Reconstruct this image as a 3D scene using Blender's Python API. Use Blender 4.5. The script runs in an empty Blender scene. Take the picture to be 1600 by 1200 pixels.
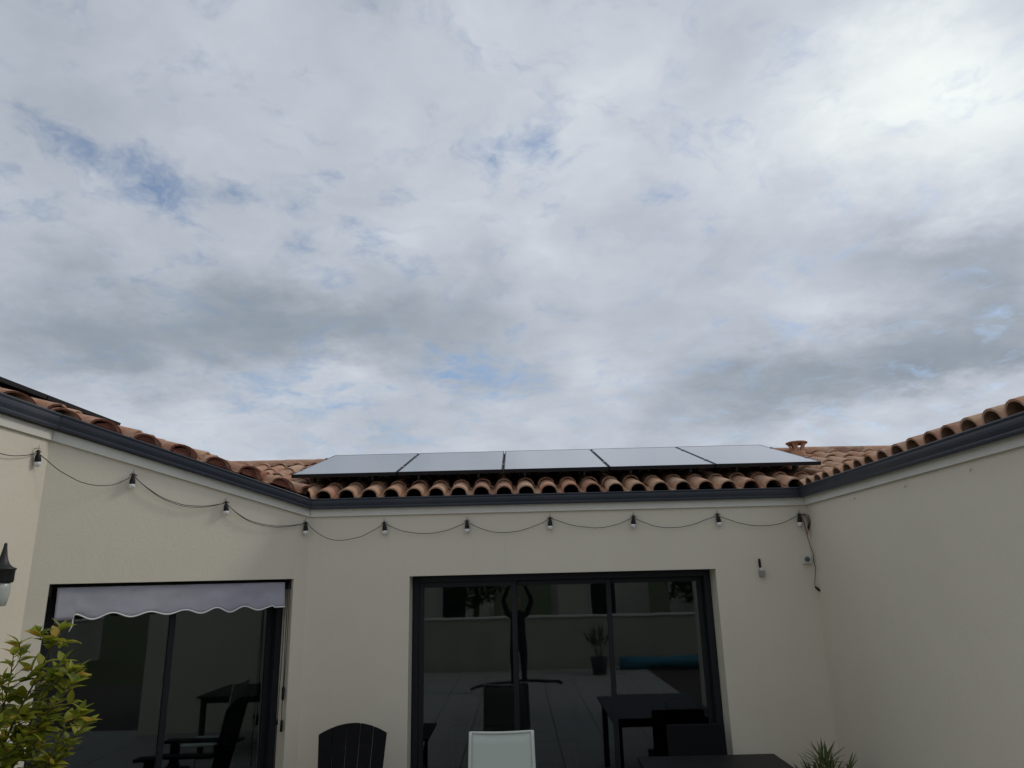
import bpy, bmesh, math, random
from mathutils import Vector, Matrix, noise
random.seed(7)
R = math.radians
C = bpy.context.scene.collection
SC = bpy.context.scene

# ------------------------------------------------------------------ camera
EYE = Vector((0, 0, 2.13))
PITCH, ROLL, FPX = R(15.26), R(1.4), 1100.0
fw = Vector((0, math.cos(PITCH), math.sin(PITCH)))
up0 = Vector((0, -math.sin(PITCH), math.cos(PITCH)))
rt0 = Vector((1, 0, 0))
rt = rt0*math.cos(ROLL) - up0*math.sin(ROLL)
up = up0*math.cos(ROLL) + rt0*math.sin(ROLL)
cam = bpy.data.objects.new('camera', bpy.data.cameras.new('camera'))
C.objects.link(cam)
cam.data.sensor_fit = 'HORIZONTAL'; cam.data.sensor_width = 36.0
cam.data.lens = FPX/1600*36
cam.data.clip_start = 0.02; cam.data.clip_end = 2000
cam.matrix_world = Matrix(((rt.x, up.x, -fw.x, EYE.x), (rt.y, up.y, -fw.y, EYE.y), (rt.z, up.z, -fw.z, EYE.z), (0, 0, 0, 1)))
SC.camera = cam

# ------------------------------------------------------------------ colour management
SC.view_settings.view_transform = 'Standard'; SC.view_settings.look = 'None'
SC.view_settings.gamma = 1; SC.view_settings.use_curve_mapping = False
SC.view_settings.exposure = 0.25

# ------------------------------------------------------------------ sun behind thin cloud, to the right
SUN_EL, SUN_AZ = R(36), R(66)
sd = bpy.data.lights.new('sun', 'SUN'); sd.energy = 0.75; sd.angle = R(12); sd.color = (1, .93, .8)
sun = bpy.data.objects.new('sun', sd); C.objects.link(sun)
sdir = Vector((math.sin(SUN_AZ)*math.cos(SUN_EL), math.cos(SUN_AZ)*math.cos(SUN_EL), math.sin(SUN_EL)))
sun.rotation_euler = (-sdir).to_track_quat('-Z', 'Y').to_euler(); sun.location = (20, 10, 20)

# ------------------------------------------------------------------ sky: Nishita blue seen through a broken cloud deck
W = bpy.data.worlds.new('World'); SC.world = W; W.use_nodes = True
nt = W.node_tree; nt.nodes.clear()
class G:
    """small helper for node maths"""
    def __init__(s, nt): s.nt = nt
    def n(s, t, **kw):
        x = s.nt.nodes.new(t)
        for k, v in kw.items(): setattr(x, k, v)
        return x
    def put(s, sock, v):
        if hasattr(v, 'is_output'): s.nt.links.new(v, sock)
        else: sock.default_value = v
    def m(s, op, a, b=0.0, c=0.0, clamp=False):
        x = s.n('ShaderNodeMath', operation=op, use_clamp=clamp)
        s.put(x.inputs[0], a); s.put(x.inputs[1], b); s.put(x.inputs[2], c)
        return x.outputs[0]
    def v(s, op, a, b=(0, 0, 0), sc=None):
        x = s.n('ShaderNodeVectorMath', operation=op)
        s.put(x.inputs[0], a); s.put(x.inputs[1], b)
        if sc is not None: s.put(x.inputs['Scale'], sc)
        return x.outputs['Value'] if op in ('LENGTH', 'DISTANCE', 'DOT_PRODUCT') else x.outputs[0]
    def noise(s, vec, scale, detail=6, rough=.55, dist=0.0, out='Fac'):
        x = s.n('ShaderNodeTexNoise'); s.put(x.inputs['Vector'], vec)
        x.inputs['Scale'].default_value = scale; x.inputs['Detail'].default_value = detail
        x.inputs['Roughness'].default_value = rough; x.inputs['Distortion'].default_value = dist
        return x.outputs[out]
    def ss(s, v, a, b, lo=0.0, hi=1.0, kind='SMOOTHSTEP'):
        x = s.n('ShaderNodeMapRange', interpolation_type=kind)
        s.put(x.inputs['Value'], v)
        x.inputs['From Min'].default_value = a; x.inputs['From Max'].default_value = b
        x.inputs['To Min'].default_value = lo; x.inputs['To Max'].default_value = hi
        return x.outputs[0]
    def mix(s, f, a, b):
        x = s.n('ShaderNodeMix', data_type='RGBA')
        s.put(x.inputs[0], f); s.put(x.inputs[6], a); s.put(x.inputs[7], b)
        return x.outputs[2]
g = G(nt)
tc = g.n('ShaderNodeTexCoord').outputs['Generated']
sep = g.n('ShaderNodeSeparateXYZ'); nt.links.new(tc, sep.inputs[0])
zc = g.m('ADD', g.m('MAXIMUM', sep.outputs[2], 0.0), 0.22)
cmb = g.n('ShaderNodeCombineXYZ')
g.put(cmb.inputs[0], g.m('DIVIDE', sep.outputs[0], zc)); g.put(cmb.inputs[1], g.m('DIVIDE', sep.outputs[1], zc))
P = cmb.outputs[0]
wob = g.v('SUBTRACT', g.noise(P, 2.2, 5, .6, out='Color'), (.5, .5, .5))
Pw = g.v('ADD', P, g.v('SCALE', wob, sc=.42))
# direction with ragged wobble, used by the cloud patches so that no patch has a smooth outline
wob2 = g.v('SUBTRACT', g.noise(P, 5.0, 7, .62, out='Color'), (.5, .5, .5))
Dw = g.v('ADD', tc, g.v('SCALE', wob2, sc=.13))
def patches(lst, flat=(1, 1, 1.9), spread=1.45):
    tot = None
    for x, y, z, r, w in lst:
        d = g.v('LENGTH', g.v('MULTIPLY', g.v('SUBTRACT', Dw, (x, y, z)), flat))
        q = g.m('MULTIPLY', g.ss(d, r*spread, 0.0), w)
        tot = q if tot is None else g.m('ADD', tot, q)
    return tot
blue = [(-0.544, 0.684, 0.486, 0.043, 0.43), (-0.504, 0.71, 0.492, 0.043, 0.56), (-0.462, 0.743, 0.484, 0.047, 0.62), (-0.417, 0.772, 0.48, 0.043, 0.62), (-0.376, 0.796, 0.475, 0.038, 0.5), (-0.29, 0.835, 0.467, 0.025, 0.5), (-0.329, 0.81, 0.486, 0.025, 0.5), (-0.204, 0.869, 0.45, 0.025, 0.7), (-0.24, 0.882, 0.405, 0.025, 0.7), (-0.278, 0.859, 0.43, 0.017, 0.5), (-0.072, 0.803, 0.591, 0.025, 0.8), (-0.048, 0.831, 0.554, 0.03, 0.7), (0.034, 0.834, 0.551, 0.034, 0.8), (-0.099, 0.954, 0.283, 0.034, 0.8), (-0.022, 0.961, 0.274, 0.043, 0.9), (0.055, 0.956, 0.288, 0.025, 0.5), (-0.278, 0.913, 0.299, 0.021, 0.6), (-0.342, 0.906, 0.249, 0.043, 0.7), (-0.247, 0.936, 0.252, 0.043, 0.6), (-0.562, 0.716, 0.413, 0.034, 0.4), (0.135, 0.961, 0.24, 0.043, 0.3), (-0.189, 0.966, 0.176, 0.085, 0.4), (-0.521, 0.791, 0.321, 0.025, 0.4), (0.143, 0.796, 0.588, 0.034, 0.25), (0.245, 0.802, 0.545, 0.043, 0.25)]
dark = [(-0.553,0.767,0.325,0.13,0.6),(-0.508,0.819,0.269,0.13,0.8),(-0.412,0.861,0.297,0.14,1),(-0.315,0.886,0.339,0.13,0.9),(-0.211,0.92,0.33,0.12,0.6),(-0.071,0.945,0.321,0.14,0.8),(0.045,0.966,0.253,0.08,0.3),(0.303,0.924,0.235,0.13,0.8),(0.414,0.881,0.23,0.13,0.8),(0.509,0.825,0.245,0.14,0.8),(0.579,0.774,0.258,0.14,0.7),(0.544,0.758,0.36,0.07,0.6),(0.477,0.798,0.369,0.06,0.5),(0.567,0.76,0.316,0.1,0.5),(-0.086,0.916,0.392,0.1,0.4),(-0.487,0.648,0.586,0.2,0.3),(-0.364,0.81,0.46,0.06,0.2),(0.18,0.923,0.34,0.1,0.2),(-0.439,0.813,0.383,0.12,0.5)]
bright = [(0.553,0.657,0.513,0.2,1),(0.507,0.699,0.505,0.2,0.8),(0.443,0.7,0.56,0.15,0.6),(0.369,0.777,0.511,0.18,0.5),(0.558,0.711,0.428,0.14,0.7),(0.259,0.814,0.52,0.2,0.35),(0.525,0.829,0.193,0.06,0.7),(0.446,0.874,0.193,0.06,0.5),(0.588,0.784,0.199,0.05,0.7),(0.428,0.845,0.321,0.06,0.4),(0.049,0.901,0.43,0.06,0.3),(-0.257,0.88,0.4,0.06,0.3),(-0.489,0.764,0.421,0.06,0.3),(-0.135,0.873,0.469,0.08,0.3),(0.092,0.758,0.646,0.25,0.25),(0.137,0.913,0.384,0.2,0.2),(-0.356,0.89,0.287,0.03,0.2),(0.219,0.958,0.183,0.06,0.2),(-0.263,0.924,0.277,0.08,0.3),(-0.389,0.762,0.518,0.05,0.2),(-0.537,0.814,0.22,0.1,0.2)]
nb = g.noise(Pw, 1.7, 8, .52)
nf = g.noise(Pw, 6.0, 6, .5)
nw = g.noise(g.v('ADD', Pw, (3.1, 1.7, 0)), 9.0, 7, .6)
blue_t = g.m('ADD', g.m('MULTIPLY', patches(blue, (1, 1, 2.0), 2.3), .31), g.m('ADD', g.m('MULTIPLY', nb, .1), g.m('MULTIPLY', nw, 1.35)))
hole = g.m('ADD', g.ss(blue_t, .74, 1.10, 0.0, .40), g.ss(blue_t, .98, 1.30, 0.0, .45))
shade = g.m('ADD', g.m('MULTIPLY', g.m('SUBTRACT', g.noise(Pw, 1.4, 7, .5), .5), .66), g.m('MULTIPLY', g.m('SUBTRACT', nf, .5), .27))
lum = g.m('ADD', .575, shade)
lum = g.m('SUBTRACT', lum, g.m('MULTIPLY', patches(dark), .23))
lum = g.m('ADD', lum, g.m('MULTIPLY', patches(bright), .19))
ramp = g.n('ShaderNodeValToRGB'); g.put(ramp.inputs[0], lum)
cr = ramp.color_ramp; cr.interpolation = 'B_SPLINE'
stops = [(0.0, (.17, .20, .25)), (.28, (.245, .285, .33)), (.52, (.40, .435, .495)), (.75, (.53, .57, .63)), (1.0, (.84, .88, .84))]
cr.elements[0].position = 0; cr.elements[0].color = (*stops[0][1], 1)
cr.elements[1].position = 1; cr.elements[1].color = (*stops[-1][1], 1)
for p, c in stops[1:-1]:
    e = cr.elements.new(p); e.color = (*c, 1)
sky = g.n('ShaderNodeTexSky', sky_type='NISHITA'); sky.sun_disc = False
sky.sun_elevation = SUN_EL; sky.sun_rotation = SUN_AZ; sky.air_density = 1.0; sky.dust_density = .6; sky.ozone_density = 3.0
bg1 = g.n('ShaderNodeBackground'); nt.links.new(sky.outputs[0], bg1.inputs[0]); bg1.inputs[1].default_value = .105
bg2 = g.n('ShaderNodeBackground'); nt.links.new(ramp.outputs[0], bg2.inputs[0]); bg2.inputs[1].default_value = 1.0
ms = g.n('ShaderNodeMixShader'); nt.links.new(hole, ms.inputs[0]); nt.links.new(bg2.outputs[0], ms.inputs[1]); nt.links.new(bg1.outputs[0], ms.inputs[2])
wo = g.n('ShaderNodeOutputWorld'); nt.links.new(ms.outputs[0], wo.inputs[0])

# ------------------------------------------------------------------ materials
def material(name, col, rough=.7, metal=0.0, spec=.5, bump=None, var=None, alpha=None):
    """bump=(scale, distance, strength), var=(scale, amount, colour to drift towards)"""
    m = bpy.data.materials.new(name); m.use_nodes = True
    t = m.node_tree; b = t.nodes['Principled BSDF']; q = G(t)
    b.inputs['Base Color'].default_value = (*col, 1); b.inputs['Roughness'].default_value = rough
    b.inputs['Metallic'].default_value = metal; b.inputs['Specular IOR Level'].default_value = spec
    oc = q.n('ShaderNodeTexCoord').outputs['Object']
    if var:
        f = q.ss(q.noise(oc, var[0], 6, .6), .35, .7, 0, var[1])
        t.links.new(q.mix(f, (*col, 1), (*var[2], 1)), b.inputs['Base Color'])
    if bump:
        bp = q.n('ShaderNodeBump'); bp.inputs['Distance'].default_value = bump[1]; bp.inputs['Strength'].default_value = bump[2]
        q.put(bp.inputs['Height'], q.noise(oc, bump[0], 5, .6)); t.links.new(bp.outputs[0], b.inputs['Normal'])
    return m
M = {}
def wall_mat():
    m = bpy.data.materials.new('ivory_render'); m.use_nodes = True
    t = m.node_tree; b = t.nodes['Principled BSDF']; q = G(t)
    oc = q.n('ShaderNodeTexCoord').outputs['Object']
    c = q.mix(q.ss(q.noise(oc, .9, 5, .6), .35, .7, 0, .55), (.735, .68, .555, 1), (.675, .62, .505, 1))
    c = q.mix(q.ss(q.noise(oc, 260, 2, .5), .3, .75, 0, .42), c, (.53, .495, .42, 1))
    # faint rain runs: noise stretched along the height
    st = q.v('MULTIPLY', oc, (7, 7, .45))
    c = q.mix(q.ss(q.noise(st, 1.6, 5, .6), .54, .8, 0, .12), c, (.52, .48, .40, 1))
    t.links.new(c, b.inputs['Base Color'])
    b.inputs['Roughness'].default_value = .93; b.inputs['Specular IOR Level'].default_value = .2
    bp = q.n('ShaderNodeBump'); bp.inputs['Distance'].default_value = .0026; bp.inputs['Strength'].default_value = .7
    h = q.m('ADD', q.noise(oc, 190, 3, .6), q.m('MULTIPLY', q.noise(oc, 40, 3, .6), .8))
    q.put(bp.inputs['Height'], h); t.links.new(bp.outputs[0], b.inputs['Normal'])
    return m
M['wall'] = wall_mat()
def clay_mat(name, island=False, cut=False):
    m = bpy.data.materials.new(name); m.use_nodes = True
    t = m.node_tree; b = t.nodes['Principled BSDF']; q = G(t)
    geo = q.n('ShaderNodeNewGeometry'); oc = geo.outputs['Position']
    if island: rnd = geo.outputs['Random Per Island']
    else: rnd = q.n('ShaderNodeObjectInfo').outputs['Random']
    if cut:
        c = q.mix(q.noise(oc, 60, 4, .7), (.20, .062, .036, 1), (.09, .032, .022, 1))
        t.links.new(c, b.inputs['Base Color']); b.inputs['Roughness'].default_value = .95
        bp = q.n('ShaderNodeBump'); bp.inputs['Distance'].default_value = .008
        q.put(bp.inputs['Height'], q.noise(oc, 75, 4, .7)); t.links.new(bp.outputs[0], b.inputs['Normal'])
        return m
    rp = q.n('ShaderNodeValToRGB'); q.put(rp.inputs[0], rnd)
    cc = rp.color_ramp; cols = [(.40, .225, .138), (.47, .255, .15), (.34, .155, .10), (.53, .33, .205), (.26, .135, .09), (.45, .20, .12), (.52, .36, .24)]
    cc.elements[0].color = (*cols[0], 1); cc.elements[1].color = (*cols[-1], 1)
    for i, k in enumerate(cols[1:-1]): e = cc.elements.new((i+1)/6); e.color = (*k, 1)
    c = q.mix(q.ss(q.noise(oc, 9, 6, .65), .38, .68, 0, .75), rp.outputs[0], (.50, .36, .25, 1))
    c = q.mix(q.ss(q.noise(oc, 23, 6, .65), .5, .72, 0, .6), c, (.21, .105, .07, 1))
    c = q.mix(q.ss(q.noise(oc, 5, 4, .65), .56, .78, 0, .55), c, (.17, .135, .10, 1))
    t.links.new(c, b.inputs['Base Color'])
    b.inputs['Roughness'].default_value = .85; b.inputs['Specular IOR Level'].default_value = .25
    bp = q.n('ShaderNodeBump'); bp.inputs['Distance'].default_value = .003; bp.inputs['Strength'].default_value = .7
    q.put(bp.inputs['Height'], q.noise(oc, 120, 4, .6)); t.links.new(bp.outputs[0], b.inputs['Normal'])
    return m
M['clay'] = clay_mat('terracotta'); M['clay_s'] = clay_mat('terracotta_mixed', island=True); M['cut'] = clay_mat('broken_clay', cut=True)
M['gutter'] = material('lacquered_gutter', (.026, .034, .05), .42, 0, .5, (14, .002, .3), (3, .5, (.045, .052, .062)))
M['fascia'] = material('white_pvc', (.70, .69, .62), .6, 0, .4, (5, .001, .3), (4, .6, (.62, .60, .53)))
M['soffit'] = M['fascia']
M['alu'] = material('anthracite_aluminium', (.011, .0135, .017), .5, 0, .3)
M['deck'] = material('dark_underlay', (.05, .035, .028), .95)
M['black'] = material('black_plastic', (.006, .006, .007), .5, 0, .3)
M['blackpaint'] = material('black_painted_metal', (.012, .012, .012), .5, 0, .5, (80, .001, .3))
M['cable'] = material('dark_cable', (.018, .018, .02), .6)
M['bulb'] = material('frosted_bulb', (.72, .74, .72), .25, 0, .5)
M['shade'] = material('opal_glass', (.42, .45, .40), .3, 0, .5)
M['hook'] = material('galvanised_hook', (.35, .34, .32), .4, .7)
M['pvwhite'] = material('white_plastic', (.62, .62, .58), .4)
M['cavity'] = material('socket_cavity', (.10, .10, .095), .6)
M['greybox'] = material('grey_plastic', (.27, .27, .24), .5)
M['frame'] = material('black_anodised', (.009, .010, .014), .45, .0, .35)
M['backsheet'] = material('black_back_sheet', (.005, .005, .006), .7, 0, .2)
M['rail'] = material('raw_aluminium', (.34, .35, .36), .4, .8)
M['canvas'] = material('lilac_grey_canvas', (.39, .38, .43), .95, 0, .1, (420, .001, .5), (6, .5, (.32, .31, .355)))
M['piping'] = material('white_piping', (.78, .78, .76), .8)
M['resin'] = material('charcoal_resin_wood', (.007, .007, .008), .75, 0, .12, (35, .0015, .5), (12, .5, (.011, .011, .011)))
M['chair_w'] = material('white_textilene', (.50, .55, .49), .6, 0, .3, (500, .0006, .4))
M['chair_f'] = material('white_lacquer', (.56, .60, .54), .4)
M['tabletop'] = material('dark_table_top', (.007, .007, .008), .5, 0, .3, (90, .0006, .3))
M['terrace'] = material('concrete_paver', (.34, .325, .295), .85, 0, .3, (60, .002, .5), (2.5, .6, (.31, .295, .265)))
M['lawn'] = material('dry_lawn', (.055, .075, .025), .95, 0, .2, (30, .03, .8), (1.3, .7, (.10, .09, .045)))
M['block'] = material('garden_wall_render', (.42, .39, .33), .9, 0, .2, (90, .003, .6), (1.5, .6, (.32, .3, .26)))
M['plaster'] = material('neighbour_render', (.55, .51, .44), .9, 0, .2, (60, .003, .5), (.8, .5, (.46, .43, .37)))
M['farroof'] = material('neighbour_roof', (.30, .15, .10), .9, 0, .2, (12, .03, .9), (6, .6, (.20, .11, .075)))
M['room'] = material('interior_paint', (.30, .29, .27), .9)
M['parquet'] = material('interior_floor', (.16, .14, .12), .5, 0, .4, (8, .001, .3))
M['sofa'] = material('charcoal_fabric', (.030, .032, .038), .95, 0, .1, (150, .002, .5))
M['sling'] = material('black_sling_fabric', (.007, .007, .009), .8, 0, .2, (300, .0006, .5))
M['bark'] = material('green_brown_bark', (.085, .075, .04), .85, 0, .2, (60, .003, .8), (30, .6, (.05, .06, .025)))
M['potclay'] = material('terracotta_pot', (.33, .15, .09), .8, 0, .3, (50, .001, .4))
M['potgrey'] = material('anthracite_pot', (.05, .052, .055), .6)
M['soil'] = material('potting_soil', (.035, .025, .018), .98, 0, .1, (60, .01, 1))
M['blue'] = material('blue_pool_sheet', (.025, .15, .21), .5, 0, .4, (14, .01, .6))
M['skin'] = material('skin', (.45, .27, .19), .55, 0, .4)
M['cloth'] = material('dark_cloth', (.02, .021, .026), .95, 0, .1, (120, .002, .5))
M['hair'] = material('dark_hair', (.02, .013, .009), .7)
M['screen'] = material('dark_glass', (.01, .01, .012), .08)

def glass_mat(name, tint=(.55, .6, .6), refl_boost=1.0):
    m = bpy.data.materials.new(name); m.use_nodes = True
    t = m.node_tree; t.nodes.clear(); q = G(t)
    o = q.n('ShaderNodeOutputMaterial')
    tr = q.n('ShaderNodeBsdfTransparent'); tr.inputs[0].default_value = (*tint, 1)
    gl = q.n('ShaderNodeBsdfGlossy'); gl.inputs['Roughness'].default_value = .02; gl.inputs[0].default_value = (.85, .92, .95, 1)
    fr = q.n('ShaderNodeFresnel'); fr.inputs[0].default_value = 1.5
    bp = q.n('ShaderNodeBump'); bp.inputs['Distance'].default_value = .002; bp.inputs['Strength'].default_value = .25
    q.put(bp.inputs['Height'], q.noise(q.n('ShaderNodeTexCoord').outputs['Object'], 1.6, 2, .5))
    t.links.new(bp.outputs[0], gl.inputs['Normal'])
    mx = q.n('ShaderNodeMixShader'); q.put(mx.inputs[0], q.m('MULTIPLY', fr.outputs[0], 2.3*refl_boost, clamp=True))
    t.links.new(tr.outputs[0], mx.inputs[1]); t.links.new(gl.outputs[0], mx.inputs[2]); t.links.new(mx.outputs[0], o.inputs[0])
    return m
M['glass'] = glass_mat('double_glazing')
def panel_glass():
    m = bpy.data.materials.new('solar_glass'); m.use_nodes = True
    t = m.node_tree; b = t.nodes['Principled BSDF']; q = G(t)
    oc = q.n('ShaderNodeTexCoord').outputs['Object']
    c = q.mix(q.ss(q.noise(oc, 4, 4, .6), .4, .7, 0, .6), (.025, .027, .035, 1), (.07, .07, .075, 1))
    t.links.new(c, b.inputs['Base Color'])
    b.inputs['Roughness'].default_value = .16; b.inputs['IOR'].default_value = 1.55
    b.inputs['Coat Weight'].default_value = 1.0; b.inputs['Coat Roughness'].default_value = .1
    return m
M['pv'] = panel_glass()
def leaf_mat(name, a, bcol, yellow):
    m = bpy.data.materials.new(name); m.use_nodes = True
    t = m.node_tree; t.nodes.clear(); q = G(t)
    o = q.n('ShaderNodeOutputMaterial'); b = q.n('ShaderNodeBsdfPrincipled')
    ob = q.n('ShaderNodeObjectInfo').outputs['Random']; isl = q.n('ShaderNodeNewGeometry').outputs['Random Per Island']
    r = q.m('FRACT', q.m('ADD', ob, q.m('MULTIPLY', isl, 7.31)))
    c = q.mix(r, (*a, 1), (*bcol, 1)); c = q.mix(q.ss(r, .90, .97), c, (*yellow, 1))
    t.links.new(c, b.inputs['Base Color']); b.inputs['Roughness'].default_value = .42
    tl = q.n('ShaderNodeBsdfTranslucent'); t.links.new(c, tl.inputs[0])
    mx = q.n('ShaderNodeMixShader'); mx.inputs[0].default_value = .5
    t.links.new(b.outputs[0], mx.inputs[1]); t.links.new(tl.outputs[0], mx.inputs[2]); t.links.new(mx.outputs[0], o.inputs[0])
    return m
M['citrus'] = leaf_mat('citrus_leaf', (.12, .175, .018), (.40, .40, .04), (.55, .37, .06))
M['palm'] = leaf_mat('palm_leaf', (.05, .085, .022), (.11, .15, .035), (.20, .20, .06))
M['far_leaf'] = leaf_mat('hedge_leaf', (.03, .05, .015), (.06, .08, .025), (.09, .1, .03))

# ------------------------------------------------------------------ mesh helpers
class MB:
    def __init__(s): s.v = []; s.f = []; s.mi = []; s.sm = []
    def add(s, vs, fs, mi=0, smooth=False):
        n = len(s.v); s.v += [Vector(p) for p in vs]
        for f in fs: s.f.append([n+i for i in f]); s.mi.append(mi); s.sm.append(smooth)
        return s
    def box(s, x0, x1, y0, y1, z0, z1, mi=0):
        vs = [(x, y, z) for z in (z0, z1) for y in (y0, y1) for x in (x0, x1)]
        return s.add(vs, [(0, 2, 3, 1), (4, 5, 7, 6), (0, 1, 5, 4), (2, 6, 7, 3), (0, 4, 6, 2), (1, 3, 7, 5)], mi)
    def obox(s, c, a, b, d, mi=0):
        """oriented box: centre and three half-axis vectors (right-handed)"""
        c, a, b, d = map(Vector, (c, a, b, d))
        vs = [c+a*i+b*j+d*k for k in (-1, 1) for j in (-1, 1) for i in (-1, 1)]
        return s.add(vs, [(0, 2, 3, 1), (4, 5, 7, 6), (0, 1, 5, 4), (2, 6, 7, 3), (0, 4, 6, 2), (1, 3, 7, 5)], mi)
    def hexa(s, bot, top, mi=0):
        """bot, top: four corners counter-clockwise seen from above"""
        return s.add(list(bot)+list(top), [(3, 2, 1, 0), (4, 5, 6, 7)]+[(i, (i+1) % 4, (i+1) % 4+4, i+4) for i in range(4)], mi)
    def tube(s, path, r, n=8, mi=0, caps=True):
        path = [Vector(p) for p in path]
        rs = r if isinstance(r, (list, tuple)) else [r]*len(path)
        rings = []; prev = None
        for i, p in enumerate(path):
            t = (path[min(i+1, len(path)-1)]-path[max(i-1, 0)]).normalized()
            if prev is None:
                a = t.cross(Vector((0, 0, 1)))
                if a.length < .05: a = t.cross(Vector((1, 0, 0)))
                a.normalize()
            else: a = (prev-t*prev.dot(t)).normalized()
            prev = a; b = t.cross(a)
            rings.append([p+(a*math.cos(2*math.pi*k/n)+b*math.sin(2*math.pi*k/n))*rs[i] for k in range(n)])
        vs = [q for rg in rings for q in rg]; fs = []
        for i in range(len(path)-1):
            for k in range(n): fs.append((i*n+k, i*n+(k+1) % n, (i+1)*n+(k+1) % n, (i+1)*n+k))
        s.add(vs, fs, mi, True)
        if caps:
            m = len(s.v)-len(vs)
            s.f.append([m+k for k in reversed(range(n))]); s.mi.append(mi); s.sm.append(False)
            s.f.append([m+(len(path)-1)*n+k for k in range(n)]); s.mi.append(mi); s.sm.append(False)
        return s
    def lathe(s, prof, c=(0, 0, 0), n=24, mi=0):
        c = Vector(c); vs = []; fs = []
        for r, z in prof:
            for k in range(n): a = 2*math.pi*k/n; vs.append(c+Vector((r*math.cos(a), r*math.sin(a), z)))
        for i in range(len(prof)-1):
            for k in range(n): fs.append((i*n+k, i*n+(k+1) % n, (i+1)*n+(k+1) % n, (i+1)*n+k))
        s.add(vs, fs, mi, True)
        m = len(s.v)-len(vs)
        s.f.append([m+k for k in reversed(range(n))]); s.mi.append(mi); s.sm.append(False)
        s.f.append([m+(len(prof)-1)*n+k for k in range(n)]); s.mi.append(mi); s.sm.append(False)
        return s
    def mesh(s, name, mats, off=Vector((0, 0, 0)), weld=False):
        me = bpy.data.meshes.new(name)
        me.from_pydata([tuple(p-off) for p in s.v], [], s.f)
        for m in mats: me.materials.append(m)
        for p, mi, sm in zip(me.polygons, s.mi, s.sm): p.material_index = mi; p.use_smooth = sm
        me.validate(); me.update()
        if weld:
            bm = bmesh.new(); bm.from_mesh(me); bmesh.ops.remove_doubles(bm, verts=bm.verts, dist=1e-5); bm.to_mesh(me); bm.free()
        return me
def wpos(o):
    p = Vector((0, 0, 0))
    while o is not None: p = p+o.location; o = o.parent
    return p
def thing(name, label, cat, loc, group=None):
    o = bpy.data.objects.new(name, None); C.objects.link(o); o.location = loc; o.empty_display_size = .2
    o['label'] = label; o['category'] = cat
    if group: o['group'] = group
    return o
def obj(name, mb, mats, parent=None, at=None, bevel=0, weld=False):
    """mb holds world coordinates; the origin goes to `at`, or to the parent's origin"""
    if not isinstance(mats, (list, tuple)): mats = [mats]
    org = Vector(at) if at is not None else (wpos(parent) if parent else Vector((0, 0, 0)))
    o = bpy.data.objects.new(name, mb.mesh(name, mats, org, weld)); C.objects.link(o)
    if parent: o.parent = parent; o.location = org-wpos(parent)
    else: o.location = org
    if bevel:
        b = o.modifiers.new('bevel', 'BEVEL'); b.width = bevel; b.segments = 2; b.limit_method = 'ANGLE'
    return o
def inst(name, mesh, mat, parent):
    """an instance of a mesh, world matrix given (ancestors are only translated)"""
    o = bpy.data.objects.new(name, mesh); C.objects.link(o)
    o.parent = parent; o.matrix_basis = Matrix.Translation(-wpos(parent)) @ mat
    return o
def tag(o, label, cat, group=None):
    o['label'] = label; o['category'] = cat
    if group: o['group'] = group
    return o
def structure(o, kind='structure'): o['kind'] = kind; return o

# ------------------------------------------------------------------ plan of the house (metres; camera stands at 0,0)
S2 = math.sqrt(.5)
C1 = Vector((-3.36, 5.013, 0)); C2 = Vector((-1.873, 6.5, 0)); C3 = Vector((2.655, 6.5, 0)); C4 = Vector((2.518, 3.08, 0)); C0 = Vector((-3.36, 1.0, 0))
ZT = 2.69; ZL = 3.155                       # top of the wall at the back, and along the left wing
SB, SL = .30, .31                          # roof slopes
def cham(t, o, z): return Vector((C2.x-t*S2+o*S2, C2.y-t*S2-o*S2, z))

house = thing('house', 'single storey ivory rendered house with terracotta tiled roof round the courtyard', 'house', (0.4, 6.5, 0))

# ground
gm = MB(); gm.add([(-400, -400, -.012), (400, -400, -.012), (400, 400, -.012), (-400, 400, -.012)], [(0, 1, 2, 3)])
structure(obj('ground', gm, M['lawn']))
tm = MB(); tm.add([(-8, -4.05, 0), (8, -4.05, 0), (8, 6.9, 0), (-8, 6.9, 0)], [(0, 1, 2, 3)])
terr = structure(obj('terrace', tm, M['deck']))
paver = MB(); paver.box(-.295, .295, -.295, .295, 0, .022); pm = paver.mesh('paver', [M['terrace']])
for i in range(-5, 5):
    for j in range(-6, 11):
        if not (-5*.6 <= i*.6 <= 2.4): continue
        if j*.6 > 6.0: continue
        o = inst('paver', pm, Matrix.Translation((i*.6+.3-.1, j*.6, .003)), terr)

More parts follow.
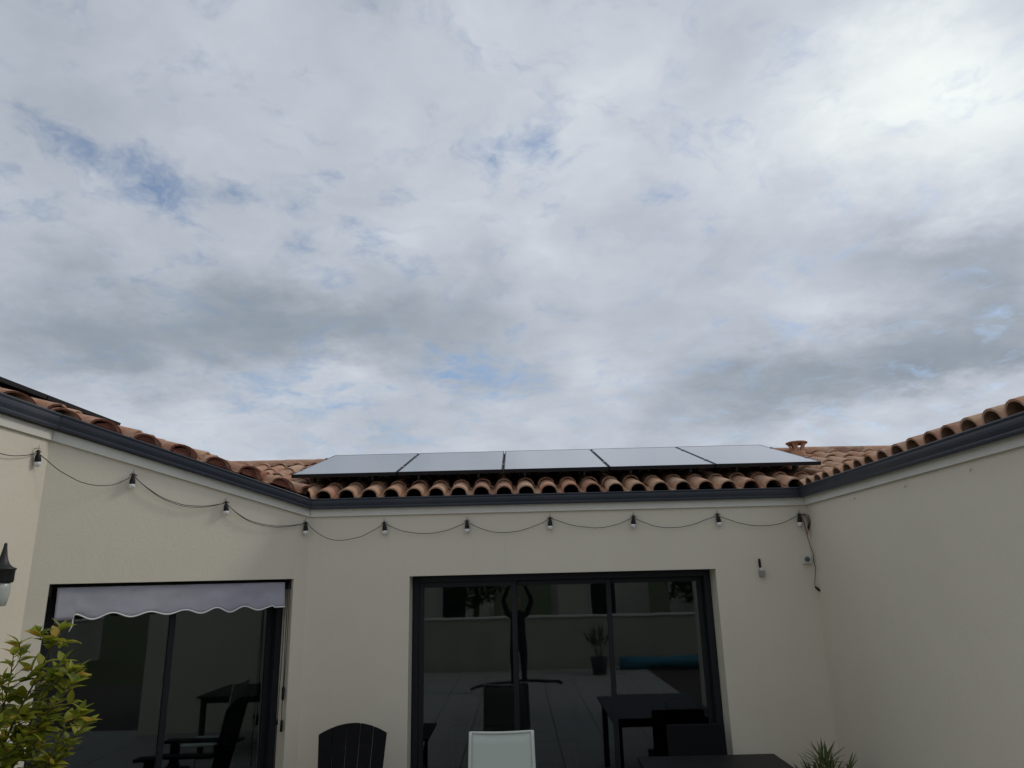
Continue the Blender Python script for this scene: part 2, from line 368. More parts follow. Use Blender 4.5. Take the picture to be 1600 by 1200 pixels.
# walls (solid, with openings)
def wall(name, P0, P1, thick, za, zb, opening=None, z0=0.0, mat=None, inward=None):
    """P0->P1 outer face line; inward: horizontal unit vector into the house; za, zb heights at P0, P1"""
    L = (P1-P0).length; d = (P1-P0)/L; mb = MB()
    H = lambda t: za+(zb-za)*t/L+.125       # runs up behind the fascia to the roof
    def pt(t, dep, z): p = P0+d*t+inward*dep; return Vector((p.x, p.y, z))
    ts = [0, L] if not opening else [0, opening[0], opening[1], L]
    nf = []
    def quad(a, b, c, e): mb.add([a, b, c, e], [(0, 1, 2, 3)])
    for dep, flip in ((0, False), (thick, True)):
        for i in range(len(ts)-1):
            t0, t1 = ts[i], ts[i+1]
            low = opening[2] if (opening and i == 1) else z0
            q = [pt(t0, dep, low), pt(t1, dep, low), pt(t1, dep, H(t1)), pt(t0, dep, H(t0))]
            quad(*(q if not flip else q[::-1]))
    for i in range(len(ts)-1):
        t0, t1 = ts[i], ts[i+1]
        quad(pt(t0, 0, H(t0)), pt(t1, 0, H(t1)), pt(t1, thick, H(t1)), pt(t0, thick, H(t0)))
    if opening:
        a, b, h = opening
        quad(pt(a, 0, h), pt(a, thick, h), pt(b, thick, h), pt(b, 0, h))
        quad(pt(a, 0, z0), pt(a, thick, z0), pt(a, thick, h), pt(a, 0, h))
        quad(pt(b, 0, h), pt(b, thick, h), pt(b, thick, z0), pt(b, 0, z0))
    for t in (0, L): quad(pt(t, 0, z0), pt(t, 0, H(t)), pt(t, thick, H(t)), pt(t, thick, z0))
    o = obj(name, mb, mat or M['wall'], house, weld=True)
    bm = bmesh.new(); bm.from_mesh(o.data); bmesh.ops.recalc_face_normals(bm, faces=bm.faces); bm.to_mesh(o.data); bm.free()
    return o
IY = Vector((0, 1, 0))
DX0, DX1, DZ = -.955, 1.773, 2.150          # big sliding door opening
wall('wall', C2, C3, .32, ZT, ZT, (DX0-C2.x, DX1-C2.x, DZ), inward=IY)
WT0, WT1 = .124, 1.976                      # left window opening, measured from the inner corner
wall('wall', C2, C1, .30, ZT, ZL, (WT0, WT1, 2.152), inward=Vector((-S2, S2, 0)))
wall('wall', C1, C0, .3, ZL, ZL, inward=Vector((-1, 0, 0)))
rdir = (C4-C3).normalized()
wall('wall', C3, C4, .3, ZT, ZT, inward=Vector((-rdir.y, rdir.x, 0)))
wall('wall', C4+Vector((0, 0, 0)), Vector((7.6, C4.y, 0)), .3, ZT, ZT, inward=IY)
wall('wall', C0, Vector((-8.4, 1.0, 0)), .3, ZL, ZL, inward=IY)
wall('wall', Vector((-8.4, 1.0, 0)), Vector((-8.4, 10.6, 0)), .3, ZL, ZL, inward=Vector((1, 0, 0)))
wall('wall', Vector((7.6, C4.y, 0)), Vector((7.6, 10.6, 0)), .3, ZT, ZT, inward=Vector((-1, 0, 0)))
wall('wall', Vector((-8.4, 10.6, 0)), Vector((7.6, 10.6, 0)), .3, ZT, ZT, inward=Vector((0, -1, 0)))
# rooms
fm = MB(); fm.box(-8.1, 7.3, 6.83, 10.3, .01, .05); obj('floor', fm, M['parquet'], house)
fm = MB(); fm.hexa([(-8.1, 1.3, .01), (-3.7, 1.3, .01), (-3.7, 5.2, .01), (-8.1, 6.8, .01)], [(-8.1, 1.3, .05), (-3.7, 1.3, .05), (-3.7, 5.2, .05), (-8.1, 6.8, .05)])
obj('floor', fm, M['parquet'], house)
fm = MB(); fm.hexa([(-3.7, 5.2, .01), (-3.4, 5.45, .01), (-2.2, 6.8, .01), (-8.1, 6.8, .01)], [(-3.7, 5.2, .05), (-3.4, 5.45, .05), (-2.2, 6.8, .05), (-8.1, 6.8, .05)])
obj('floor', fm, M['parquet'], house)
fm = MB(); fm.box(-8.1, 7.3, 6.82, 10.3, 2.52, 2.56); obj('ceiling', fm, M['room'], house)
fm = MB(); fm.hexa([(-8.1, 1.3, 2.52), (-3.66, 1.3, 2.52), (-3.66, 5.2, 2.52), (-8.1, 6.81, 2.52)], [(-8.1, 1.3, 2.56), (-3.66, 1.3, 2.56), (-3.66, 5.2, 2.56), (-8.1, 6.81, 2.56)])
obj('ceiling', fm, M['room'], house)
fm = MB(); fm.hexa([(-3.66, 5.2, 2.52), (-2.2, 6.7, 2.52), (-2.2, 6.81, 2.52), (-8.1, 6.81, 2.52)], [(-3.66, 5.2, 2.56), (-2.2, 6.7, 2.56), (-2.2, 6.81, 2.56), (-8.1, 6.81, 2.56)])
obj('ceiling', fm, M['room'], house)
fm = MB(); fm.box(-2.12, -2.0, 6.83, 10.3, .05, 2.52); obj('partition', fm, M['room'], house)
fm = MB(); fm.box(3.1, 3.2, 6.83, 10.3, .05, 2.52); obj('partition', fm, M['room'], house)
fm = MB(); fm.box(-2.0, 3.1, 10.18, 10.29, .05, 2.52); obj('partition', fm, M['room'], house)

# ------------------------------------------------------------------ sweep of a profile along the eaves
OV = .12
# wall-line polyline: far end of left wing, C1, C2, C3, C4 ; height base = wall top
def offs(o):
    """mitred polyline at offset o towards the courtyard"""
    rn = Vector((rdir.y, -rdir.x, 0)); rn = rn if rn.x < 0 else -rn
    lines = [((C0, C1), Vector((1, 0, 0))), ((C1, C2), Vector((S2, -S2, 0))), ((C2, C3), Vector((0, -1, 0))), ((C3, C4), rn)]
    L = [((a+n*o), (b-a).normalized()) for (a, b), n in lines]
    def isec(l1, l2):
        (p, d), (q, e) = l1, l2
        k = ((q-p).x*e.y-(q-p).y*e.x)/(d.x*e.y-d.y*e.x); return p+d*k
    pts = [L[0][0], isec(L[0], L[1]), isec(L[1], L[2]), isec(L[2], L[3]), L[3][0]+L[3][1]*(C4-C3).length]
    return pts
ZB = [ZL, ZL, ZT, ZT, ZT]
ZS = [1.2, 1.2, 1, 1, 1]
def sweep(name, prof, mat, tall=False):
    """prof: list of (offset, height above the wall top), closed; one object per run"""
    cols = [offs(o) for o, h in prof]
    for seg in range(4):
        mb = MB(); n = len(prof)
        a = [Vector((cols[k][seg].x, cols[k][seg].y, ZB[seg]+prof[k][1]*(ZS[seg] if tall else 1))) for k in range(n)]
        b = [Vector((cols[k][seg+1].x, cols[k][seg+1].y, ZB[seg+1]+prof[k][1]*(ZS[seg+1] if tall else 1))) for k in range(n)]
        # tiny gap at the mitres, where the lengths are joined
        d = (b[0]-a[0]).normalized()*.0015
        a = [p+d for p in a]; b = [p-d for p in b]
        mb.add(a+b, [(k, (k+1) % n, (k+1) % n+n, k+n) for k in range(n)]+[tuple(range(n))[::-1], tuple(range(n, 2*n))], 0, False)
        o = obj(name, mb, mat, house)
        bm = bmesh.new(); bm.from_mesh(o.data); bmesh.ops.recalc_face_normals(bm, faces=bm.faces); bm.to_mesh(o.data); bm.free()
        yield o
# white fascia board
for o in sweep('fascia_board', [(.002, .002), (.022, .002), (.022, .075), (.002, .075)], M['fascia']): pass
# moulded dark gutter
gp = [(.024, .070), (.052, .068), (.055, .065), (.062, .065), (.066, .071), (.068, .080), (.068, .088), (.073, .099), (.078, .112), (.080, .126), (.080, .140), (.087, .145), (.089, .152), (.086, .157),
      (.079, .156), (.075, .150), (.073, .130), (.069, .112), (.062, .098), (.056, .083), (.034, .083), (.034, .150), (.024, .150)]
ZB[4] -= .015
gutters = []
for o in sweep('gutter', gp, M['gutter'], True): gutters.append(o)

for xx in (-.55, 1.36):
    m = MB(); m.add([Vector((xx, 6.5-o*1.0-.0015*(1 if o > .05 else 0), ZT+h)) for o, h in gp]+[Vector((xx+.045, 6.5-o-.0015*(1 if o > .05 else 0), ZT+h)) for o, h in gp], [(k, (k+1) % len(gp), (k+1) % len(gp)+len(gp), k+len(gp)) for k in range(len(gp))])
    o = obj('gutter_joint', m, M['gutter'], house)
for xx in (-.52, 1.9):
    m = MB(); m.box(xx, xx+.03, 6.4765, 6.4775, ZT+.004, ZT+.074); obj('fascia_joint', m, M['fascia'], house)
# ------------------------------------------------------------------ roof tiles
TW = .205; EXP = .37; TL = .43
def tile_profile(k=1.0):
    pts = []
    for i in range(9):
        a = math.pi*(1-i/8); pts.append((.079*math.cos(a)*k, .070*math.sin(a)*k-.004))
    pts += [(.088, -.012), (.104, -.016), (.118, -.012), (.1285, -.003)]
    return pts
def tile_mesh():
    th = .0125; out = tile_profile()
    # inner offset by normals
    inn = []
    for i, (x, z) in enumerate(out):
        x0, z0 = out[max(i-1, 0)]; x1, z1 = out[min(i+1, len(out)-1)]
        dx, dz = x1-x0, z1-z0; l = math.hypot(dx, dz); inn.append((x+dz/l*th, z-dx/l*th))
    n = len(out); mb = MB(); rows = []
    vs = []
    for y, lift, k in ((0, .013, 1.03), (TL, -.006, .96)):
        for (x, z) in out: vs.append((x*k, y, z*k+lift))
        for (x, z) in inn: vs.append((x*k, y, z*k+lift))
    fs = []; sm = []
    for i in range(n-1):
        fs.append((i, i+1, 2*n+i+1, 2*n+i)); sm.append(True)
        fs.append((n+i+1, n+i, 3*n+i, 3*n+i+1)); sm.append(True)
        fs.append((i, n+i, n+i+1, i+1)); sm.append(False)
        fs.append((2*n+i, 2*n+i+1, 3*n+i+1, 3*n+i)); sm.append(False)
    fs.append((0, 2*n, 3*n, n)); sm.append(False); fs.append((n-1, 2*n-1, 4*n-1, 3*n-1)); sm.append(False)
    me = bpy.data.meshes.new('roof_tile'); me.from_pydata(vs, [], fs)
    me.materials.append(M['clay']); me.materials.append(M['cut'])
    bm = bmesh.new(); bm.from_mesh(me); bmesh.ops.recalc_face_normals(bm, faces=bm.faces)
    for e in bm.edges:
        if len(e.link_faces) == 2 and e.calc_face_angle(0) > R(40): e.smooth = False
    for f in bm.faces: f.smooth = True
    bm.to_mesh(me); bm.free()
    return me
TILE = tile_mesh()
EAVE_B = 6.45; CREST = 2.925                 # back eave: position of the tile ends and height of the crests
ZBASE = CREST-.074
class Plane:
    def __init__(s, O, z0, h, slope):
        s.O = Vector(O); s.z0 = z0; s.h = Vector((h[0], h[1], 0)).normalized(); s.s = slope
        s.u = Vector((s.h.y, -s.h.x, 0)); s.v = Vector((s.h.x, s.h.y, slope)).normalized(); s.n = s.u.cross(s.v)
    def z(s, x, y): return s.z0+s.s*((x-s.O.x)*s.h.x+(y-s.O.y)*s.h.y)
    def mat(s, u, d, lift=0):
        """u along the eave, d horizontal distance up the slope"""
        p = s.O+s.u*u+s.h*d; p.z = s.z(p.x, p.y)+lift
        return Matrix(((s.u.x, s.v.x, s.n.x, p.x), (s.u.y, s.v.y, s.n.y, p.y), (s.u.z, s.v.z, s.n.z, p.z), (0, 0, 0, 1)))
OVT = .052
corner = Vector((C2.x+.414*OVT, EAVE_B, 0))                       # valley foot on the left
cornerR = Vector((C3.x-.045, EAVE_B, 0))
PB = Plane((-.10, EAVE_B, 0), ZBASE, (0, 1), SB)
PL = Plane((corner.x, corner.y, 0), ZBASE+.035, (-1, 0), SL)
rh = Vector((-rdir.y, rdir.x, 0)); rh = rh if rh.x > 0 else -rh
PR = Plane(cornerR, ZBASE-.018, rh, SB)
def vline(A, B, foot):
    """vertical cutting plane through foot along the line where roof planes A and B meet; normal to the side of A"""
    ga = Vector((A.h.x*A.s, A.h.y*A.s, 0)); gb = Vector((B.h.x*B.s, B.h.y*B.s, 0)); d = ga-gb
    n = (-d).normalized()                                         # A is lower on the side of -d (roof = valley = max of planes)
    return n
RIDGE_Y = 8.43
nBL = vline(PB, PL, corner); nBR = vline(PB, PR, cornerR)
# roof is the lower envelope at hips but the upper envelope at valleys: A shows where A is above B
nBL = -nBL; nBR = -nBR
cutB = [(corner, nBL), (cornerR, nBR), (Vector((0, RIDGE_Y, 0)), Vector((0, -1, 0)))]
chn = Vector((-S2, S2, 0)); cho = cham(0, OVT, 0)
cutL = [(corner, -nBL), (cho, chn), (Vector((-6.2, 0, 0)), Vector((1, 0, 0)))]
cutR = [(cornerR, -nBR), (Vector((5.3, 0, 0)), Vector((-1, 0, 0)))]

dm = MB()
def deck_poly(pts, pl, lift=-.035):
    vs = [Vector((x, y, pl.z(x, y)+lift)) for x, y in pts]
    b = [v-Vector((0, 0, .03)) for v in vs]; n = len(pts)
    dm.add(vs+b, [tuple(range(n)), tuple(range(2*n-1, n-1, -1))]+[(i, i+n, (i+1) % n+n, (i+1) % n) for i in range(n)])
def vy(c, n, y):       # x on the valley line at a given y
    return c.x-(y-c.y)*n.y/n.x
xl = vy(corner, nBL, RIDGE_Y); xr = vy(cornerR, nBR, RIDGE_Y)
deck_poly([(corner.x+.03, corner.y+.05), (cornerR.x-.03, cornerR.y+.05), (xr, RIDGE_Y), (xl, RIDGE_Y)], PB)
ylv = corner.y+(-6.2-corner.x)*(-nBL.x/nBL.y)
deck_poly([(corner.x-.06, corner.y+.03), (-6.2, ylv), (-6.2, .7), (-3.29, .7), (-3.29, 4.98)], PL)
yrv = cornerR.y+(5.3-cornerR.x)*(-nBR.x/nBR.y)
deck_poly([(cornerR.x+.05, cornerR.y+.02), (2.50, 3.1), (5.3, 3.1), (5.3, yrv)], PR)
# rear slopes
zr = PB.z(0, RIDGE_Y)
dm.hexa([(-8.3, 11.1, 2.75), (-8.3, RIDGE_Y+.005, zr-.08), (8, RIDGE_Y+.005, zr-.08), (8, 11.1, 2.75)], [(-8.3, 11.1, 2.79), (-8.3, RIDGE_Y+.005, zr-.04), (8, RIDGE_Y+.005, zr-.04), (8, 11.1, 2.79)])
zl = PL.z(-6.2, 0)
dm.hexa([(-9, .7, zl-.9), (-6.205, .7, zl-.07), (-6.205, 11, zl-.07), (-9, 11, zl-.9)], [(-9, .7, zl-.86), (-6.205, .7, zl-.03), (-6.205, 11, zl-.03), (-9, 11, zl-.86)])
z5 = PR.z(5.3, 5)
dm.hexa([(5.305, 3.1, z5-.07), (8.2, 3.1, 2.7), (8.2, 11, 2.7), (5.305, 11, z5-.07)], [(5.305, 3.1, z5-.03), (8.2, 3.1, 2.74), (8.2, 11, 2.74), (5.305, 11, z5-.03)])
roof = obj('roof', dm, M['deck'], house)

def side(cuts, P): return min((P-c).dot(n) for c, n in cuts)
cands = []      # (priority, plane, matrix, state, cuts)
def lay(pl, cuts, urange, drange, skip=None, prio=None):
    for j in range(drange[0], drange[1]):
        for i in range(urange[0], urange[1]):
            m = pl.mat(i*TW, j*EXP)
            cs = [m @ Vector((x, y, 0)) for x in (-.08, .13) for y in (0, TL)]
            for c in cs: c.z = 0
            ds = [min((c-a).dot(n) for a, n in cuts) for c in cs]
            per = [max((c-a).dot(n) for c in cs) for a, n in cuts]
            if min(per) < .02: continue
            if skip and skip(m.translation, i, j): continue
            jit = Matrix.Translation((random.uniform(-.004, .004), random.uniform(-.013, .011), random.uniform(0, .006))) @ Matrix.Rotation(R(random.uniform(-1.6, 1.6)), 4, 'Z') @ Matrix.Rotation(R(random.uniform(-1.5, 1.5)), 4, 'Y')
            mm = m @ jit
            p = mm.translation
            pr = prio(p, i, j)
            cands.append((pr, mm, min(ds) > .001, cuts))
def pb_prio(p, i, j):
    under = -2.0 < p.x < 2.80 and p.y > 6.76
    return 50+p.y*3+abs(p.x) if under else (p.y-6+abs(p.x)*.15)
lay(PB, cutB, (-26, 28), (0, 6), prio=pb_prio)
lay(PL, cutL, (-29, 12), (0, 12), skip=lambda p, i, j: False, prio=lambda p, i, j: 2+max(0, (-1.9-p.x)-(6.4-p.y))*4 + (0 if p.y > 3.9 else 30))
# the right wing turns with its wall
lay(PR, cutR, (-12, 18), (0, 8), prio=lambda p, i, j: (1.5 if j == 0 and p.y > 3.3 else 20+j*4+abs(p.y-5)))
# left wing: nothing overhangs the straight eave
x_eave = C1.x+OVT
cands = [c for c in cands if not (c[3] is cutL and c[1].translation.y < 4.93 and c[1].translation.x > x_eave+.01)]
cands.sort(key=lambda c: c[0])
def cut_mesh(mm, cuts):
    bm = bmesh.new(); bm.from_mesh(TILE); bm.transform(mm)
    for c, n in cuts:
        r = bmesh.ops.bisect_plane(bm, geom=bm.verts[:]+bm.edges[:]+bm.faces[:], plane_co=c, plane_no=-n, clear_outer=True)
        ed = [e for e in r['geom_cut'] if isinstance(e, bmesh.types.BMEdge)]
        if ed:
            f = bmesh.ops.holes_fill(bm, edges=[e for e in ed if e.is_valid], sides=0)
            for x in f['faces']: x.material_index = 1; x.smooth = False
    return bm
N_SINGLE = 270
stuff = MB(); k = 0; n_part = 0
tile_log = []
stuffbm = bmesh.new()
for pr, mm, whole, cuts in cands:
    if n_part < N_SINGLE:
        if whole: inst('roof_tile', TILE, mm, roof); n_part += 1
        else:
            bm = cut_mesh(mm, cuts)
            if len(bm.faces) < 3: bm.free(); continue
            me = bpy.data.meshes.new('roof_tile_cut')
            org = mm.translation.copy()
            bmesh.ops.translate(bm, vec=-org, verts=bm.verts); bm.to_mesh(me); bm.free()
            me.materials.append(M['clay']); me.materials.append(M['cut'])
            inst('roof_tile', me, Matrix.Translation(org), roof); n_part += 1
    else:
        bm = cut_mesh(mm, cuts if not whole else [])
        me = bpy.data.meshes.new('tmp'); bm.to_mesh(me); bm.free(); stuffbm.from_mesh(me); bpy.data.meshes.remove(me)
me = bpy.data.meshes.new('covered_roof_tiles'); org = wpos(roof)
bmesh.ops.translate(stuffbm, vec=-org, verts=stuffbm.verts); stuffbm.to_mesh(me); stuffbm.free()
me.materials.append(M['clay_s']); me.materials.append(M['cut'])
o = bpy.data.objects.new('covered_roof_tiles', me); C.objects.link(o); o.parent = roof; o['kind'] = 'stuff'
print('tiles', len(cands), 'single', n_part)

# rough mortar packed under the cut arches along the chamfer
mort = MB()
def lump(c, w, h, d, ax):
    h *= .92
    n = 9; vs = []; ax = Vector(ax); nn = Vector((S2, -S2, 0))
    for q, dd in ((0, 0), (1, d)):
        for i in range(n):
            a = math.pi*i/(n-1); rr = 1+random.uniform(-.12, .12)
            vs.append(Vector(c)+ax*(math.cos(a)*w*rr)+Vector((0, 0, math.sin(a)*h*rr-.012))-nn*(dd-random.uniform(0, .012)))
    mort.add(vs, [tuple(range(n))]+[(i, i+n, i+n+1, i+1) for i in range(n-1)]+[(0, n-1, 2*n-1, n)])
i = -29
while i < 12:
    # crest line of column i of the left roof crosses the chamfer edge
    y = corner.y+i*TW*PL.u.y
    x = cho.x+(y-cho.y)         # points on the chamfer line: x - y const
    if y < corner.y-.02 and x > x_eave+.05:
        p = Vector((x, y, PL.z(x, y)+.012))-Vector((S2, -S2, 0))*.022
        lump(p, .085, .062, .05, Vector((S2, S2, SL*-S2)))
    i += 1
obj('mortar_bedding', mort, M['cut'], roof)

# ridge tiles
def ridge_mesh():
    mb = MB(); n = 10; vs = []
    for y, r in ((0, .105), (.42, .092)):
        for rr in (r, r-.014):
            for i in range(n+1):
                a = math.pi*(i/n); vs.append((y, rr*math.cos(a)*1.05, rr*math.sin(a)*.86))
    m = n+1; fs = []
    for i in range(n):
        fs += [(i, i+1, 2*m+i+1, 2*m+i), (m+i, 3*m+i, 3*m+i+1, m+i+1), (i, m+i, m+i+1, i+1), (2*m+i, 2*m+i+1, 3*m+i+1, 3*m+i)]
    me = bpy.data.meshes.new('ridge_tile'); me.from_pydata(vs, [], fs); me.materials.append(M['clay'])
    bm = bmesh.new(); bm.from_mesh(me); bmesh.ops.recalc_face_normals(bm, faces=bm.faces)
    for e in bm.edges:
        if len(e.link_faces) == 2 and e.calc_face_angle(0) > R(40): e.smooth = False
    for f in bm.faces: f.smooth = True
    bm.to_mesh(me); bm.free(); return me
RM = ridge_mesh(); x = xl+.25; zrid = PB.z(0, RIDGE_Y)+.012
while x < xr+.2:
    inst('ridge_tile', RM, Matrix.Translation((x, RIDGE_Y+random.uniform(-.004, .004), zrid+random.uniform(0, .006))) @ Matrix.Rotation(R(random.uniform(-.4, .4)-.9), 4, 'Y'), roof)
    x += .385

# terracotta vent cowl on the back slope
vc = Vector((3.33, 8.2, PB.z(3.33, 8.2)+.02))
vm = MB(); vm.lathe([(.105, -.02), (.100, .0), (.086, .045), (.074, .09)], vc, 28)
for a in range(5):
    an = 2*math.pi*a/5+.35; d = Vector((math.cos(an), math.sin(an), 0)); s = Vector((-d.y, d.x, 0))
    vs = []
    for r, z, w in ((.064, .082, .028), (.066, .118, .023), (.078, .155, .024), (.098, .194, .034)):
        for rr in (r-.008, r+.008):
            vs += [vc+d*rr-s*w+Vector((0, 0, z)), vc+d*rr+s*w+Vector((0, 0, z))]
    fs = []
    for i in range(3):
        b = i*4; fs += [(b, b+4, b+5, b+1), (b+2, b+3, b+7, b+6), (b, b+2, b+6, b+4), (b+1, b+5, b+7, b+3)]
    vm.add(vs, fs)
cap = MB(); cap.lathe([(.095, .186), (.114, .192), (.122, .202), (.122, .214), (.108, .222), (.03, .228), (.001, .228)], vc, 32)
for q in (vm, cap): q.v = [Vector((p.x, p.y, vc.z+(p.z-vc.z)*.80)) for p in q.v]
vent = obj('vent_cowl', vm, M['potclay'], roof); vcap = obj('vent_cap', cap, M['potclay'], roof)
for o in (vent, vcap): o.data.materials[0] = M['clay']

# ------------------------------------------------------------------ sliding doors
def slider(origin, ux, nin, W, H, n_leaf, first_depth, fr=.052, labels=None, sill=.03):
    """origin: outer wall face, bottom left seen from outside; ux along, nin into the house"""
    o0 = Vector(origin); ux = Vector(ux); nin = Vector(nin); uz = Vector((0, 0, 1))
    def bx(mb, a, b, z0, z1, d0, d1):
        c = o0+ux*((a+b)/2)+nin*((d0+d1)/2)+uz*((z0+z1)/2)
        mb.obox(c, ux*((b-a)/2), nin*((d1-d0)/2), uz*((z1-z0)/2))
    d0 = first_depth
    root = MB()
    bx(root, .002, fr, 0, H-.003, d0, d0+.14); bx(root, W-fr, W-.002, 0, H-.003, d0, d0+.14)
    bx(root, fr+.001, W-fr-.001, H-fr, H-.003, d0, d0+.14); bx(root, fr+.001, W-fr-.001, 0, sill, d0, d0+.14)
    door = obj('sliding_door', root, M['alu'], house, at=o0+ux*(W/2)+nin*(d0+.05), bevel=.003)
    lw = (W-2*fr)/n_leaf
    for i in range(n_leaf):
        a = fr+i*lw-(.02 if i else 0); b = fr+(i+1)*lw+(.02 if i < n_leaf-1 else 0)
        dd = d0+.012+(i % 2)*.058 if n_leaf == 2 else d0+.008+[.0, .044, .088][i]
        m = MB(); st = .045
        bx(m, a+.001, a+st, sill+.002, H-fr-.002, dd, dd+.035); bx(m, b-st, b-.001, sill+.002, H-fr-.002, dd, dd+.035)
        bx(m, a+st+.001, b-st-.001, H-fr-st, H-fr-.002, dd, dd+.035); bx(m, a+st+.001, b-st-.001, sill+.002, sill+.07, dd, dd+.035)
        obj('sash', m, M['alu'], door, bevel=.002)
        m = MB(); bx(m, a+st-.005, b-st+.005, sill+.065, H-fr-st+.005, dd+.014, dd+.017)
        obj('glass_pane', m, M['glass'], door)
    return door
d1 = slider((DX0, 6.5, 0), (1, 0, 0), (0, 1, 0), DX1-DX0, DZ, 3, .20, fr=.06)
P0 = cham(WT1, 0, 0)
d2 = slider(P0, (S2, S2, 0), (-S2, S2, 0), WT1-WT0, 2.152, 2, .16, fr=.055)
d1['label'] = 'wide dark framed sliding door with three tall panes'
d2['label'] = 'dark framed sliding door with two panes behind the scalloped valance'

# ------------------------------------------------------------------ solar panels
def solar_panel(p, ux, uv, un, w, l, label, group, clamps):
    """p: lower left corner of the top face"""
    p, ux, uv, un = Vector(p), Vector(ux), Vector(uv), Vector(un)
    root = thing('solar_panel', label, 'solar panel', p, group)
    fr = .011; th = .035
    def bx(mb, a0, a1, b0, b1, c0, c1):
        mb.obox(p+ux*((a0+a1)/2)+uv*((b0+b1)/2)+un*((c0+c1)/2), ux*((a1-a0)/2), uv*((b1-b0)/2), un*((c1-c0)/2))
    m = MB(); bx(m, 0, w, 0, fr, -th, 0); bx(m, 0, w, l-fr, l, -th, 0); bx(m, 0, fr, fr+.0005, l-fr-.0005, -th, 0); bx(m, w-fr, w, fr+.0005, l-fr-.0005, -th, 0)
    obj('frame', m, M['frame'], root, bevel=.001)
    m = MB(); bx(m, fr-.001, w-fr+.001, fr-.001, l-fr+.001, -.008, -.0015); obj('glass', m, M['pv'], root)
    m = MB(); bx(m, fr, w-fr, fr, l-fr, -.013, -.0095); obj('back_sheet', m, M['backsheet'], root)
    for q in clamps:
        m = MB(); bx(m, q-.009, q+.009, .03, .10, -th-.055, -th-.002); bx(m, q-.011, q+.011, .004, .0295, -th-.035, -th-.002)
        obj('bracket', m, M['alu'], root)
    return root
PX0, PYF, PZF, PW, PLN, PSL = -2.123, 6.68, 3.112, 1.0, 1.66, .283
pv = Vector((0, 1, PSL)).normalized(); pn = Vector((1, 0, 0)).cross(pv)
side_words = ['second solar panel from the left in the row over the back roof', 'middle solar panel of the five on the back roof', 'second solar panel from the right in the row on the back roof']
labs = ['dark framed solar panel at the left end of the five panel row'] + side_words + ['dark framed solar panel at the right end of the row, beside the vent cowl']
step = (2.925-PX0-PW)/4
for i in range(5):
    solar_panel((PX0+i*step, PYF, PZF+.0006*i), (1, 0, 0), pv, pn, PW, PLN, labs[i], 'solar panels on the back roof', [.2, .77])
# mid and end clamps + rails
rl = thing('mounting_rail', 'aluminium rail carrying the row of five panels near its lower edge', 'rail', (.4, PYF+.35, PZF), 'rails under the panel row')
for k, dpt in enumerate((.35, 1.3)):
    r_ = rl if k == 0 else thing('mounting_rail', 'aluminium rail carrying the row of five panels near the ridge', 'rail', (.4, PYF+dpt, PZF+.28), 'rails under the panel row')
    m = MB(); c = Vector((.4, PYF, PZF))+pv*dpt+pn*(-.052); m.obox(c, (2.57, 0, 0), pv*.018, pn*.015); obj('rail', m, M['rail'], r_)
    for i in range(6):
        xx = PX0-.006+i*step if i < 5 else 2.93
        m = MB(); m.obox(Vector((xx, PYF, PZF))+pv*dpt+pn*.004, (.012 if 0 < i < 5 else .01, 0, 0), pv*.022, pn*.004)
        m.obox(Vector((xx, PYF, PZF))+pv*dpt+pn*(-.018), (.004, 0, 0), pv*.015, pn*.018)
        obj('clamp', m, M['rail'], r_)
# left wing panels
lv = Vector((-1, 0, SL)).normalized(); lu = Vector((0, 1, 0)); ln = lu.cross(lv)
PLX = -3.79
for k, (y0, lb) in enumerate([(5.56, 'solar panel on the left wing, its far corner ending above the sloping gutter'), (4.46, 'solar panel on the left wing roof nearest the camera, cut by the photo edge')]):
    solar_panel((PLX, y0, PL.z(PLX, y0)+.160), lu, lv, ln, 1.085, 1.7, lb, 'solar panels on the left wing', [.5])

# ------------------------------------------------------------------ festoon lights
sl = thing('festoon_lights', 'string of white bulbs in black sockets hung on hooks under the gutter', 'string lights', (0, 6.44, 2.64))
chk = [(.055, 2.651), (.793, 2.794), (1.528, 2.964)]
hooks = [Vector((-3.33, 4.15, 3.065)), Vector((-3.33, 4.862, 3.063))]
hooks += [cham(t, .03, z) for t, z in reversed(chk)]
hooks += [Vector((x, 6.47, z)) for x, z in [(-1.189, 2.636), (-.438, 2.635), (.314, 2.643), (1.071, 2.639), (1.828, 2.638), (2.571, 2.620)]]
normals = [Vector((1, 0, 0))]*2+[Vector((S2, -S2, 0))]*3+[Vector((0, -1, 0))]*6
sags = [.070, .140, .112, .100, .150, .100, .112, .088, .102, .098]
cab = MB()
def catenary(a, b, sag, skew=0.0, n=22):
    return [a.lerp(b, i/n)-Vector((0, 0, sag*4*(i/n)*(1-i/n)*(1+skew*(1-2*i/n)))) for i in range(n+1)]
for i in range(len(hooks)-1):
    a, b = hooks[i]-Vector((0, 0, .018)), hooks[i+1]-Vector((0, 0, .018))
    pts = catenary(a, b, sags[i], random.uniform(-.25, .35))
    if i == 4: pts = [p+Vector((S2, -S2, 0))*.02 for p in pts]
    pts = [p+Vector((0, 0, noise.noise(p*9)*.006)) for p in pts]
    cab.tube(pts, .0029, 6)
    if i in (2, 3):
        cab.tube([p+Vector((0, 0, -.012*math.sin(math.pi*j/22)))+normals[i]*.004 for j, p in enumerate(pts)], .0024, 6)
